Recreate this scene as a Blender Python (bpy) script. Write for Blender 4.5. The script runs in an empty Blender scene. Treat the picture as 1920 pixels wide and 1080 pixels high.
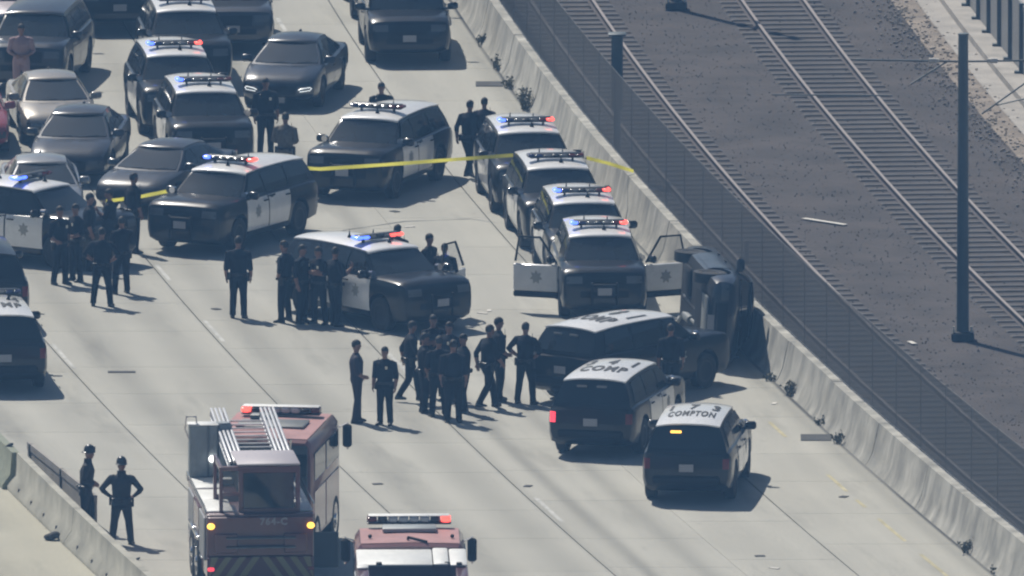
import bpy, bmesh, math, random
from mathutils import Vector, Matrix
random.seed(7)
SC = bpy.context.scene
COL = SC.collection
R = math.radians

# ------------------------------------------------------------------ camera
PITCH, DIST, FPX = R(8.5), 800.0, 82.0 * 800.0          # telephoto from a helicopter
CAMP = Vector((0, -DIST * math.cos(PITCH), DIST * math.sin(PITCH)))
cam = bpy.data.cameras.new('camera'); camo = bpy.data.objects.new('camera', cam); COL.objects.link(camo)
cam.sensor_width = 36.0; cam.lens = FPX / 1920 * 36.0; cam.clip_start = 5; cam.clip_end = 3000
camo.location = CAMP; camo.rotation_euler = (math.pi / 2 - PITCH, 0, 0)
SC.camera = camo

# ------------------------------------------------------------------ sky, sun, exposure
SUN = Vector((-0.40, 0.72, 1.0)).normalized()
elev = math.asin(SUN.z); azim = math.atan2(SUN.x, SUN.y)
W = bpy.data.worlds.new('World'); SC.world = W; W.use_nodes = True
nt = W.node_tree
sky = nt.nodes.new('ShaderNodeTexSky'); sky.sky_type = 'NISHITA'; sky.sun_disc = False
sky.sun_elevation = elev; sky.sun_rotation = azim; sky.altitude = 50; sky.dust_density = 1.5
bg = nt.nodes['Background']; bg.inputs['Strength'].default_value = 0.05
nt.links.new(sky.outputs[0], bg.inputs['Color'])
sl = bpy.data.lights.new('sun', 'SUN'); sl.energy = 5.0; sl.angle = R(0.53); sl.color = (1.0, 0.94, 0.85)
so = bpy.data.objects.new('sun', sl); COL.objects.link(so)
so.rotation_euler = (-SUN).to_track_quat('-Z', 'Y').to_euler(); so.location = SUN * 300
SC.view_settings.view_transform = 'Standard'; SC.view_settings.look = 'None'
SC.view_settings.exposure = 0.07; SC.view_settings.gamma = 1.0
SC.render.engine = 'CYCLES'
SC.cycles.use_denoising = True; SC.cycles.use_adaptive_sampling = True; SC.cycles.adaptive_threshold = 0.02
SC.cycles.max_bounces = 6; SC.cycles.volume_bounces = 0; SC.cycles.transparent_max_bounces = 12
SC.cycles.caustics_reflective = False; SC.cycles.caustics_refractive = False
SC.cycles.pixel_filter_type = 'BLACKMAN_HARRIS'; SC.cycles.filter_width = 2.2

# ------------------------------------------------------------------ helpers
FW = Vector((0, math.cos(PITCH), -math.sin(PITCH))); UP = Vector((0, math.sin(PITCH), math.cos(PITCH)))
def at(x, y, z=0.0):
    """photo pixel -> the place on the plane of height z that it shows"""
    d = FW * FPX + Vector((1, 0, 0)) * (x - 960) - UP * (y - 540)
    t = (z - CAMP.z) / d.z
    return CAMP + d * t

def f(Y):                                  # the freeway and the tracks bend along this line
    return -0.1363 * Y + 0.0005 * Y * Y
def fd(Y):
    return -0.1363 + 0.001 * Y
def on(c, Y, z=0.0):
    return Vector((c + f(Y), Y, z))

def mat(name, col, rough=0.6, metal=0.0, coat=0.0, noise=0.0, nscale=6.0, bump=0.0, bscale=40.0, emit=None, estr=0.0, spec=0.5, alpha=None):
    m = bpy.data.materials.new(name); m.use_nodes = True
    n = m.node_tree; b = n.nodes['Principled BSDF']
    b.inputs['Base Color'].default_value = (*col, 1); b.inputs['Roughness'].default_value = rough
    b.inputs['Metallic'].default_value = metal; b.inputs['Coat Weight'].default_value = coat
    b.inputs['Coat Roughness'].default_value = 0.06
    b.inputs['Specular IOR Level'].default_value = spec
    if emit:
        b.inputs['Emission Color'].default_value = (*emit, 1); b.inputs['Emission Strength'].default_value = estr
    if alpha is not None:
        b.inputs['Alpha'].default_value = alpha
    if noise or bump:
        tc = n.nodes.new('ShaderNodeTexCoord')
    if noise:
        t = n.nodes.new('ShaderNodeTexNoise'); t.inputs['Scale'].default_value = nscale; t.inputs['Detail'].default_value = 6
        mp = n.nodes.new('ShaderNodeMapRange'); mp.inputs['From Min'].default_value = 0.3; mp.inputs['From Max'].default_value = 0.7
        mp.inputs['To Min'].default_value = 1 - noise; mp.inputs['To Max'].default_value = 1 + noise
        mx = n.nodes.new('ShaderNodeMix'); mx.data_type = 'RGBA'; mx.blend_type = 'MULTIPLY'; mx.inputs[0].default_value = 1
        mx.inputs[6].default_value = (*col, 1)
        n.links.new(tc.outputs['Object'], t.inputs['Vector']); n.links.new(t.outputs['Fac'], mp.inputs['Value'])
        n.links.new(mp.outputs[0], mx.inputs[7]); n.links.new(mx.outputs[2], b.inputs['Base Color'])
    if bump:
        t2 = n.nodes.new('ShaderNodeTexNoise'); t2.inputs['Scale'].default_value = bscale; t2.inputs['Detail'].default_value = 5
        bp = n.nodes.new('ShaderNodeBump'); bp.inputs['Strength'].default_value = bump; bp.inputs['Distance'].default_value = 0.05
        n.links.new(tc.outputs['Object'], t2.inputs['Vector']); n.links.new(t2.outputs['Fac'], bp.inputs['Height'])
        n.links.new(bp.outputs[0], b.inputs['Normal'])
    return m

class MB:
    """collects shapes for ONE mesh"""
    def __init__(s): s.v = []; s.f = []; s.m = []
    def quad_grid(s, pts, mi=0, flip=False):
        o = len(s.v); r = len(pts); c = len(pts[0])
        for row in pts: s.v += [tuple(p) for p in row]
        for i in range(r - 1):
            for j in range(c - 1):
                q = (o + i * c + j, o + i * c + j + 1, o + (i + 1) * c + j + 1, o + (i + 1) * c + j)
                s.f.append(q[::-1] if flip else q); s.m.append(mi)
    def loft(s, rings, mi=0, cap=True):
        o = len(s.v); n = len(rings[0])
        for r in rings: s.v += [tuple(p) for p in r]
        for i in range(len(rings) - 1):
            for j in range(n):
                k = (j + 1) % n
                s.f.append((o + i * n + j, o + i * n + k, o + (i + 1) * n + k, o + (i + 1) * n + j)); s.m.append(mi)
        if cap:
            s.f.append(tuple(o + j for j in range(n))[::-1]); s.m.append(mi)
            e = o + (len(rings) - 1) * n
            s.f.append(tuple(e + j for j in range(n))); s.m.append(mi)
    def box(s, c, d, mi=0, M=None, ch=0.0):
        x, y, z = (k / 2 for k in d); c = Vector(c)
        if ch <= 0:
            P = [(-x, -y, -z), (x, -y, -z), (x, y, -z), (-x, y, -z), (-x, -y, z), (x, -y, z), (x, y, z), (-x, y, z)]
            F = [(0, 3, 2, 1), (4, 5, 6, 7), (0, 1, 5, 4), (1, 2, 6, 5), (2, 3, 7, 6), (3, 0, 4, 7)]
            o = len(s.v)
            for p in P:
                p = Vector(p)
                if M: p = M @ p
                s.v.append(tuple(p + c))
            for q in F: s.f.append(tuple(o + k for k in q)); s.m.append(mi)
        else:
            def ring(zz, a):
                X, Y = x - a, y - a
                b = min(ch, X * .9, Y * .9)
                P = [(X, -Y + b), (X, Y - b), (X - b, Y), (-X + b, Y), (-X, Y - b), (-X, -Y + b), (-X + b, -Y), (X - b, -Y)]
                out = []
                for p in P:
                    p = Vector((p[0], p[1], zz))
                    if M: p = M @ p
                    out.append(p + c)
                return out
            s.loft([ring(-z, ch), ring(-z + ch, 0), ring(z - ch, 0), ring(z, ch)], mi)
    def tube(s, pts, r, n=8, mi=0, flat=None):
        pts = [Vector(p) for p in pts]; rr = r if isinstance(r, (list, tuple)) else [r] * len(pts)
        rings = []; pu = None
        for i, p in enumerate(pts):
            d = (pts[min(i + 1, len(pts) - 1)] - pts[max(i - 1, 0)]).normalized()
            a = Vector((0, 0, 1)) if abs(d.z) < 0.95 else Vector((0, 1, 0))
            if pu is not None and (pu - d * pu.dot(d)).length > 0.2: u = (pu - d * pu.dot(d)).normalized()
            else: u = (a - d * a.dot(d)).normalized()
            pu = u; w = d.cross(u)
            ra = rr[i]; rb = ra if flat is None else ra * flat
            rings.append([p + u * (math.cos(2 * math.pi * k / n) * ra) + w * (math.sin(2 * math.pi * k / n) * rb) for k in range(n)])
        s.loft(rings, mi)
    def lathe(s, prof, axis='y', n=20, c=(0, 0, 0), mi=0, cap=True):
        rings = []
        for (a, r) in prof:
            ring = []
            for k in range(n):
                t = 2 * math.pi * k / n; u, v = math.cos(t) * r, math.sin(t) * r
                p = {'y': (u, a, v), 'z': (u, v, a), 'x': (a, u, v)}[axis]
                ring.append(Vector(p) + Vector(c))
            rings.append(ring)
        s.loft(rings, mi, cap)
    def ell(s, c, r, n=12, m=8, mi=0, M=None):
        rings = []
        for i in range(1, m):
            ph = math.pi * i / m
            ring = []
            for k in range(n):
                t = 2 * math.pi * k / n
                p = Vector((math.sin(ph) * math.cos(t) * r[0], math.sin(ph) * math.sin(t) * r[1], -math.cos(ph) * r[2]))
                if M: p = M @ p
                ring.append(p + Vector(c))
            rings.append(ring)
        s.loft(rings, mi)
    def xform(s, M):
        s.v = [tuple(M @ Vector(p)) for p in s.v]; return s
    def mesh(s, name, mats, smooth=None):
        me = bpy.data.meshes.new(name); me.from_pydata(s.v, [], s.f)
        for k in mats: me.materials.append(k)
        me.polygons.foreach_set('material_index', s.m)
        bm = bmesh.new(); bm.from_mesh(me); bmesh.ops.recalc_face_normals(bm, faces=bm.faces); bm.to_mesh(me); bm.free()
        if smooth is not None:
            me.shade_smooth(); me.set_sharp_from_angle(angle=R(smooth))
        me.update(); return me

def obj(name, me, parent=None, loc=None, rot=None, scale=None, label=None):
    o = bpy.data.objects.new(name, me); COL.objects.link(o)
    if parent: o.parent = parent
    if loc is not None: o.location = loc
    if rot is not None: o.rotation_euler = rot
    if scale is not None: o.scale = scale
    if label: o['label'] = label
    return o
def thing(name, loc, rz, label, cat, group=None):
    o = obj(name, None, None, loc, (0, 0, rz)); o.empty_display_size = 0.3
    return tag(o, label, cat, group)
def tag(o, label, cat, group=None):
    o['label'] = label; o['category'] = cat
    if group: o['group'] = group
    return o
def struct(name, me, kind='structure'):
    o = obj(name, me); o['kind'] = kind; return o
def setmat(o, m, i=0):
    o.material_slots[i].link = 'OBJECT'; o.material_slots[i].material = m

def strip(c0, c1, z0, z1, y0, y1, n, mb=None, mi=0):
    mb = mb or MB()
    rows = []
    for i in range(n + 1):
        Y = y0 + (y1 - y0) * i / n
        rows.append([on(c0, Y, z0), on(c1, Y, z1)])
    mb.quad_grid(rows, mi); return mb
def extr(prof, y0, y1, n, mb=None, mi=0):
    """closed profile of (c, z) swept along the bend"""
    mb = mb or MB()
    mb.loft([[on(c, y0 + (y1 - y0) * i / n, z) for (c, z) in prof] for i in range(n + 1)], mi); return mb

# ------------------------------------------------------------------ ground materials
def cnode(n):
    """the distance across the road (c) as a shader value, from the world position"""
    g = n.nodes.new('ShaderNodeNewGeometry'); sx = n.nodes.new('ShaderNodeSeparateXYZ'); n.links.new(g.outputs['Position'], sx.inputs[0])
    def mth(op, a, b):
        k = n.nodes.new('ShaderNodeMath'); k.operation = op
        for i, q in enumerate((a, b)):
            if isinstance(q, (int, float)): k.inputs[i].default_value = q
            else: n.links.new(q, k.inputs[i])
        return k.outputs[0]
    c = mth('ADD', sx.outputs[0], mth('SUBTRACT', mth('MULTIPLY', sx.outputs[1], 0.1363), mth('MULTIPLY', mth('MULTIPLY', sx.outputs[1], sx.outputs[1]), 0.0005)))
    return g, sx, c, mth

def concrete_road(name, base, bands, strength=0.16, objrand=0.05):
    m = bpy.data.materials.new(name); m.use_nodes = True; n = m.node_tree; b = n.nodes['Principled BSDF']
    b.inputs['Roughness'].default_value = 0.85; b.inputs['Specular IOR Level'].default_value = 0.25
    g, sx, c, mth = cnode(n)
    # the band noise is stretched along the traffic direction
    cb = n.nodes.new('ShaderNodeCombineXYZ'); n.links.new(c, cb.inputs[0]); n.links.new(mth('MULTIPLY', sx.outputs[1], 0.06), cb.inputs[1])
    t1 = n.nodes.new('ShaderNodeTexNoise'); t1.inputs['Scale'].default_value = 1.6; t1.inputs['Detail'].default_value = 5; n.links.new(cb.outputs[0], t1.inputs['Vector'])
    t2 = n.nodes.new('ShaderNodeTexNoise'); t2.inputs['Scale'].default_value = 0.35; t2.inputs['Detail'].default_value = 6; n.links.new(g.outputs['Position'], t2.inputs['Vector'])
    t3 = n.nodes.new('ShaderNodeTexNoise'); t3.inputs['Scale'].default_value = 14; t3.inputs['Detail'].default_value = 4; n.links.new(g.outputs['Position'], t3.inputs['Vector'])
    acc = None
    for (bc, bw, bs) in bands:
        d = mth('DIVIDE', mth('SUBTRACT', c, bc), bw)
        e = mth('MULTIPLY', mth('POWER', 2.718, mth('MULTIPLY', mth('MULTIPLY', d, d), -1.0)), bs)
        acc = e if acc is None else mth('ADD', acc, e)
    acc = mth('MULTIPLY', acc, mth('ADD', mth('MULTIPLY', t1.outputs['Fac'], 1.6), 0.1))
    v = mth('SUBTRACT', 1.0, acc)
    v = mth('MULTIPLY', v, mth('ADD', mth('MULTIPLY', mth('SUBTRACT', t2.outputs['Fac'], 0.5), 0.20), 1.0))
    v = mth('MULTIPLY', v, mth('ADD', mth('MULTIPLY', mth('SUBTRACT', t3.outputs['Fac'], 0.5), 0.30), 1.0))
    v = mth('MULTIPLY', v, mth('ADD', mth('MULTIPLY', mth('SUBTRACT', t1.outputs['Fac'], 0.5), strength * 2), 1.0))
    cb2 = n.nodes.new('ShaderNodeCombineXYZ'); n.links.new(c, cb2.inputs[0]); n.links.new(mth('MULTIPLY', sx.outputs[1], 0.16), cb2.inputs[1])
    t4 = n.nodes.new('ShaderNodeTexNoise'); t4.inputs['Scale'].default_value = .8; t4.inputs['Detail'].default_value = 7; t4.inputs['Roughness'].default_value = .6; n.links.new(cb2.outputs[0], t4.inputs['Vector'])
    mr = n.nodes.new('ShaderNodeMapRange'); mr.inputs['From Min'].default_value = .56; mr.inputs['From Max'].default_value = .72; mr.inputs['To Min'].default_value = 1.0; mr.inputs['To Max'].default_value = .74; n.links.new(t4.outputs['Fac'], mr.inputs['Value'])
    v = mth('MULTIPLY', v, mr.outputs[0])
    t5 = n.nodes.new('ShaderNodeTexNoise'); t5.inputs['Scale'].default_value = 2.6; t5.inputs['Detail'].default_value = 3; n.links.new(g.outputs['Position'], t5.inputs['Vector'])
    mr = n.nodes.new('ShaderNodeMapRange'); mr.inputs['From Min'].default_value = .70; mr.inputs['From Max'].default_value = .76; mr.inputs['To Min'].default_value = 1.0; mr.inputs['To Max'].default_value = .70; n.links.new(t5.outputs['Fac'], mr.inputs['Value'])
    v = mth('MULTIPLY', v, mr.outputs[0])
    oi = n.nodes.new('ShaderNodeObjectInfo')
    v = mth('MULTIPLY', v, mth('ADD', mth('MULTIPLY', oi.outputs['Random'], objrand), 1.0 - objrand / 2))
    mx = n.nodes.new('ShaderNodeMix'); mx.data_type = 'RGBA'; mx.blend_type = 'MULTIPLY'; mx.inputs[0].default_value = 1
    mx.inputs[6].default_value = (*base, 1); n.links.new(v, mx.inputs[7]); n.links.new(mx.outputs[2], b.inputs['Base Color'])
    bp = n.nodes.new('ShaderNodeBump'); bp.inputs['Strength'].default_value = 0.25; bp.inputs['Distance'].default_value = 0.02
    n.links.new(t3.outputs['Fac'], bp.inputs['Height']); n.links.new(bp.outputs[0], b.inputs['Normal'])
    return m

BANDS = [(-14.3, .45, .10), (-12.6, .5, .10), (-10.6, .45, .26), (-8.8, .5, .2), (-6.9, .45, .24), (-5.2, .5, .2), (-3.6, .20, .36), (-2.35, .25, .26), (-.6, .5, .08), (-4.35, .12, .16), (-7.75, .10, .08), (3.6, .25, .25), (3.82, .06, .8)]
M_ROAD = concrete_road('concrete_slab_worn', (0.400, 0.392, 0.345), BANDS)
M_ROAD2 = concrete_road('concrete_far_road', (0.40, 0.385, 0.31), [(-20, .6, .1), (-17.5, .5, .12)])
M_TAR = mat('joint_sealant', (0.05, 0.05, 0.048), 0.9, noise=.3)
M_CONC = mat('barrier_concrete', (0.37, 0.36, 0.305), 0.9, noise=.22, nscale=1.7, bump=.2, bscale=20)
def streaky(name, col):
    m = mat(name, col, .9, noise=.22, nscale=1.7, bump=.2, bscale=20); n = m.node_tree; b = n.nodes['Principled BSDF']
    g = n.nodes.new('ShaderNodeNewGeometry'); mpg = n.nodes.new('ShaderNodeMapping'); mpg.inputs['Scale'].default_value = (1.2, 1.2, .16)
    t = n.nodes.new('ShaderNodeTexNoise'); t.inputs['Scale'].default_value = 1.3; t.inputs['Detail'].default_value = 7; t.inputs['Roughness'].default_value = .65
    r = n.nodes.new('ShaderNodeMapRange'); r.inputs['From Min'].default_value = .38; r.inputs['From Max'].default_value = .62; r.inputs['To Min'].default_value = .62; r.inputs['To Max'].default_value = 1.05
    mx = n.nodes.new('ShaderNodeMix'); mx.data_type = 'RGBA'; mx.blend_type = 'MULTIPLY'; mx.inputs[0].default_value = 1
    old = b.inputs['Base Color'].links[0].from_socket
    n.links.new(g.outputs['Position'], mpg.inputs['Vector']); n.links.new(mpg.outputs[0], t.inputs['Vector']); n.links.new(t.outputs['Fac'], r.inputs['Value'])
    n.links.new(old, mx.inputs[6]); n.links.new(r.outputs[0], mx.inputs[7]); n.links.new(mx.outputs[2], b.inputs['Base Color']); return m
M_WALL = streaky('stained_wall_concrete', (0.41, 0.40, 0.355))
M_CONC2 = mat('ledge_concrete', (0.34, 0.32, 0.29), 0.9, noise=.2, nscale=1.3)
M_BALL = mat('ballast_stone', (0.052, 0.043, 0.039), 0.95, noise=.4, nscale=.55, bump=.6, bscale=9)
M_STONE = mat('loose_ballast', (0.075, 0.067, 0.062), 0.95, noise=.4, nscale=2)
M_DIRT = mat('sandy_dirt', (0.22, 0.185, 0.15), 0.95, noise=.4, nscale=1.2, bump=.5, bscale=8)
M_TIE = mat('concrete_tie', (0.085, 0.078, 0.073), 0.9, noise=.3, nscale=3)
M_RAILTOP = mat('worn_rail_steel', (0.25, 0.215, 0.20), 0.55, metal=.2, noise=.1)
M_RUST = mat('rusty_rail_side', (0.06, 0.046, 0.044), 0.85, noise=.3)
M_GALV = mat('galvanised_steel', (0.17, 0.18, 0.18), 0.6, metal=.4, noise=.1)
M_WIRE = mat('chain_link_wire', (0.045, 0.048, 0.052), 0.7)
M_FPOST = mat('fence_post_steel', (0.12, 0.122, 0.125), 0.7)
M_POLE = mat('painted_pole', (0.075, 0.10, 0.11), 0.5, noise=.1)
M_PANEL = mat('grey_wall_panel', (0.24, 0.24, 0.235), 0.8, noise=.15, nscale=1)
M_PALE = mat('pale_board', (0.62, 0.6, 0.55), 0.8, noise=.1)
M_WEED = mat('dry_weed', (0.12, 0.115, 0.072), 0.9, noise=.4, nscale=8)
M_YEL = mat('faded_yellow_paint', (0.43, 0.39, 0.24), 0.85, noise=.25, nscale=2)
M_WHT = mat('worn_white_paint', (0.45, 0.45, 0.42), 0.85, noise=.3, nscale=3)
M_DARK = mat('dark_debris', (0.05, 0.05, 0.048), 0.9, noise=.3)

# ------------------------------------------------------------------ ground
Y0, Y1 = -54.0, 60.0
def sheet(name, x0, x1, y0, y1, z, m):
    b = MB(); b.quad_grid([[(x0, y0, z), (x1, y0, z)], [(x0, y1, z), (x1, y1, z)]]); return struct(name, b.mesh(name, [m]))
sheet('ground', -190, 190, -818, 290, -0.16, M_DIRT)
struct('road', strip(-15.3, 3.9, -.03, -.03, Y0, Y1, 60).mesh('roadbed', [M_TAR]))
rd = bpy.data.objects['road']
for (a, b_) in ((-260, Y0 - .0), (Y1, 200)):
    struct('road', strip(-15.3, 3.9, -.012, -.012, a, b_, 60).mesh('road_run', [M_ROAD]))
struct('road', strip(-34, -15.28, -.008, -.008, -260, 200, 120).mesh('opposite_road', [M_ROAD2]))
struct('ballast', strip(4.3, 14.6, -.05, -.05, -260, 200, 160).mesh('ballast', [M_BALL]))
struct('terrain', strip(14.5, 15.1, -.03, -.03, -200, 200, 120).mesh('dirt_verge', [M_DIRT]))
struct('road', strip(16.6, 40, -.02, -.02, -200, 200, 120).mesh('far_carriageway', [mat('pinkish_concrete', (0.42, 0.38, 0.36), .9, noise=.15)]))
# slabs of the carriageway: every slab is a piece of its own
CB = [-15.3, -11.7, -7.8, -4.4, -1.55, 0.87, 3.86]
for li in range(len(CB) - 1):
    a, b_ = CB[li], CB[li + 1]
    Y = Y0 + li * 1.37; k = 0
    while Y < Y1 - 1:
        L = [4.6, 4.0, 5.4, 4.3][(k + li) % 4]; e = min(Y + L, Y1)
        mb = MB(); n = 3
        ga = 0.017 if li else 0; gb = .017 if li < 5 else 0
        if li == 4: ga = 0.004
        if li == 3: gb = 0.004
        top = [[on(a + ga, max(Y, Y0) + .008 + (e - .016 - max(Y, Y0)) * i / n), on(b_ - gb, max(Y, Y0) + .008 + (e - .016 - max(Y, Y0)) * i / n)] for i in range(n + 1)]
        mb.quad_grid(top)
        bot = [[p - Vector((0, 0, .028)) for p in r] for r in top]
        mb.quad_grid([[r[0] for r in top], [r[0] for r in bot]]); mb.quad_grid([[r[1] for r in top], [r[1] for r in bot]])
        mb.quad_grid([top[0], bot[0]]); mb.quad_grid([top[-1], bot[-1]])
        obj('slab', mb.mesh('slab', [M_ROAD]), rd)
        Y = e; k += 1
# painted markings, worn
def dash(c, w, ya, yb, m, name='lane_marking'):
    o = struct(name, strip(c - w / 2, c + w / 2, .004, .004, ya, yb, 6).mesh(name, [m])); return o
for (c, ya, yb) in ((-11.6, -12.2, -8.6), (-7.68, 3.6, 1.2), (-7.68, -8.2, -5.0), (-4.2, -13.2, -9.3), (-4.22, -34.6, -31.2), (-7.66, 20, 23.4), (-11.56, 9, 12), (-4.2, 12, 15), (-4.2, 28, 31), (-.62, 41, 44), (-7.66, 36, 39)):
    dash(c, .10, min(ya, yb), max(ya, yb), M_WHT)
for (ya, yb) in ((-37.4, -34.2), (-32.6, -31.5), (-30.3, -27.9), (-44, -39.2), (-22.4, -20.2), (37, 41), (46, 50)):
    dash(2.78, .09, ya, yb, M_YEL, 'edge_marking')

# ------------------------------------------------------------------ right wall, fence
WALL = [(3.86, 0), (3.93, .10), (4.02, .30), (4.16, .95), (4.42, .95), (4.5, 0)]
t = thing('concrete_wall', on(4.2, 0), 0, 'long stained concrete wall between the freeway and the railway tracks', 'wall')
inv = Matrix.Translation(-on(4.2, 0))
SEGL = 6.1; y = -57.0; i = 0
while y < 66:
    dz = random.uniform(-.012, .012); dc = random.uniform(-.012, .012)
    mb = extr([(c + dc, z + (dz if z > .5 else 0)) for c, z in WALL], y + .012, y + SEGL - .012, 5).xform(inv)
    obj('panel', mb.mesh('wall_panel', [M_WALL], 35), t); y += SEGL
struct_far = [extr(WALL, -200, -57, 40), extr(WALL, y, 180, 40)]
for mb in struct_far: obj('panel', mb.xform(inv).mesh('wall_run', [M_CONC], 35), t)
# chain link fence standing on the wall's back edge
fc, fz0, fz1 = 4.36, .95, 2.85
t = thing('chain_link_fence', on(fc, 0, fz0), 0, 'dark chain link fence along the top of the concrete wall', 'fence')
inv = Matrix.Translation(-on(fc, 0, fz0))
mb = MB(); y = -58.0
while y < 66:
    mb2 = MB(); mb2.tube([on(fc, y, fz0), on(fc, y, fz1 + .03)], .009, 6); obj('post', mb2.xform(inv).mesh('post', [M_FPOST], 40), t); y += 3.05
for z, r in ((fz1, .006), (fz0 + .05, .006)):
    mb2 = MB(); mb2.tube([on(fc, -58 + 126 * k / 60, z) for k in range(61)], r, 6); obj('rail', mb2.xform(inv).mesh('fence_rail', [M_FPOST], 40), t)
mb = MB(); H = fz1 - fz0 - .06; y = -58.0; sp = .06; hw = .0175
while y < 66:
    for s in (0, 1):
        ya, yb = (y, y + H) if s == 0 else (y + H, y)
        pa, pb = on(fc, ya, fz0 + .05), on(fc, yb, fz1 - .01)
        d = Vector((fd((ya + yb) / 2), 1, 0)) * hw; o = len(mb.v)
        off = Vector((.004 * (1 if s else -1), 0, 0))
        mb.v += [tuple(pa - d + off), tuple(pa + d + off), tuple(pb + d + off), tuple(pb - d + off)]
        mb.f.append((o, o + 1, o + 2, o + 3)); mb.m.append(0)
    y += sp
me = bpy.data.meshes.new('wire_mesh'); me.from_pydata([tuple(inv @ Vector(v)) for v in mb.v], [], mb.f); me.materials.append(M_WIRE)
o = obj('wire_mesh', me, t); o['kind'] = 'stuff'

# ------------------------------------------------------------------ railway
def make_track(cc, label):
    t = thing('railway_track', on(cc, 0), 0, label, 'track')
    inv = Matrix.Translation(-on(cc, 0))
    tie = MB(); tie.box((0, 0, 0), (2.5, .24, .16), ch=.03); tm = tie.mesh('tie', [M_TIE])
    y = -52.0
    while y < 62:
        p = inv @ on(cc, y, -.092)
        obj('tie', tm, t, p, (0, random.uniform(-.004, .004), -math.atan(fd(y)))); y += .762
    for s in (-1, 1):
        c = cc + s * .752; b = -.022
        mb = extr([(c - .06, b), (c + .06, b), (c + .014, b + .03), (c + .014, b + .11), (c + .036, b + .12), (c + .036, b + .155), (c - .036, b + .155), (c - .036, b + .12), (c - .014, b + .11), (c - .014, b + .03)], -54, 64, 90)
        # running surface is polished, the sides are rusty
        for k, fa in enumerate(mb.f):
            if len(fa) == 4 and all(mb.v[q][2] > b + .15 for q in fa): mb.m[k] = 1
        obj('rail', mb.xform(inv).mesh('rail', [M_RUST, M_RAILTOP]), t)
    return t
make_track(6.44, 'railway track just behind the fence, nearer to the freeway')
make_track(11.55, 'railway track farther from the freeway, beyond the catenary poles')
mb = MB()
for k in range(9000):
    c = random.uniform(4.7, 14.4); Y = random.uniform(-46, 54)
    if abs(c - 6.44) < .6 or abs(c - 11.55) < .6:
        if random.random() < .6: continue
    r = random.uniform(.010, .028); p = on(c, Y, -.05 + r * .4); o = len(mb.v)
    a = random.uniform(0, 3)
    for q in ((1, 0, 0), (0, 1, 0), (-1, 0, 0), (0, -1, 0), (0, 0, .9), (0, 0, -.9)):
        qq = Vector((q[0] * math.cos(a) - q[1] * math.sin(a), q[0] * math.sin(a) + q[1] * math.cos(a), q[2])) * (r * random.uniform(.7, 1.2))
        mb.v.append(tuple(p + qq))
    for fa in ((0, 1, 4), (1, 2, 4), (2, 3, 4), (3, 0, 4), (1, 0, 5), (2, 1, 5), (3, 2, 5), (0, 3, 5)):
        mb.f.append(tuple(o + q for q in fa)); mb.m.append(0)
g = struct('gravel', mb.mesh('gravel', [M_STONE]), 'stuff')
mb = MB()
for k in range(1500):
    c = random.gauss(14.5, .4); Y = random.uniform(5, 54)
    r = random.uniform(.012, .05); p = on(c, Y, -.03 + r * .3)
    mb.ell(p, (r, r * random.uniform(.6, 1), r * .7), 5, 4)
struct('gravel', mb.mesh('pale_stones', [mat('pale_stone', (0.38, 0.34, 0.29), .9, noise=.3)], 60), 'stuff')
# drainage channel and ledge beyond the tracks
tg = struct('pavement', strip(15.1, 15.66, -.02, -.02, -60, 66, 50).mesh('drain_channel', [M_CONC2]))
t = thing('kerb_ledge', on(15.7, 0), 0, 'low concrete kerb at the foot of the grey panel fence beyond the tracks', 'kerb')
obj('ledge', extr([(15.66, -.1), (15.66, .14), (16.32, .14), (16.32, -.1)], -60, 66, 50).xform(Matrix.Translation(-on(15.7, 0))).mesh('ledge', [M_CONC2], 35), t)
t = thing('panel_fence', on(16.2, 0), 0, 'grey upright panel fence with dark posts beyond the far track', 'fence')
inv = Matrix.Translation(-on(16.2, 0)); y = -10.0
while y < 62:
    mb = extr([(16.18, .16), (16.18, 1.78), (16.24, 1.78), (16.24, .16)], y + .07, y + 2.23, 2).xform(inv); obj('panel', mb.mesh('panel', [M_PANEL], 35), t)
    mb = MB(); mb.box(on(16.16, y, .97), (.12, .11, 1.7)); mb.box(on(16.12, y, .17), (.26, .2, .05)); obj('post', mb.xform(inv).mesh('fence_post', [M_POLE]), t)
    y += 2.3

# catenary poles
def ocs_pole(p, H, label, arms=True):
    t = thing('catenary_pole', p, 0, label, 'pole')
    mb = MB(); mb.tube([(0, 0, .1), (0, 0, H)], [.145, .115], 14); mb.lathe([(H, .125), (H + .02, .125), (H + .03, .02)], 'z', 14); obj('shaft', mb.mesh('shaft', [M_POLE], 40), t)
    mb = MB(); mb.box((0, 0, .06), (.52, .52, .2), ch=.03); obj('base', mb.mesh('pole_base', [M_DARK]), t)
    for sx in (-1, 1):
        for sy in (-1, 1):
            mb = MB(); mb.tube([(sx * .2, sy * .2, .16), (sx * .2, sy * .2, .24)], .025, 6); obj('bolt', mb.mesh('bolt', [M_PALE]), t)
    if arms:
        for s in (-1, 1):
            a = MB(); a.tube([(s * .12, 0, H - .62), (s * 2.45, 0, H - .58)], .022, 8); ar = obj('cantilever', a.mesh('cantilever', [M_POLE], 40), t)
            a = MB(); a.tube([(s * .35, 0, H - .61), (s * 1.2, 0, H - 1.15)] if s < 0 else [(s * 1.45, 0, H - 1.08), (s * .42, 0, H - 1.82)], .02, 8); obj('brace', a.mesh('brace', [M_POLE], 40), ar)
            a = MB(); a.tube([(s * 1.7, 0, H - 1.4), (s * (4.3 if s < 0 else .75), 0, H - 1.38 if s < 0 else H - 1.62)], .016, 8); obj('steady_arm', a.mesh('steady_arm', [M_POLE], 40), ar)
            a = MB(); a.tube([(s * .55, 0, H - .6), (s * .62, 0, H - .6), (s * .63, 0, H - .6), (s * .78, 0, H - .6)], [.05, .05, .06, .06], 10); obj('insulator', a.mesh('insulator', [M_PALE], 40), ar)
    return t
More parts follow.
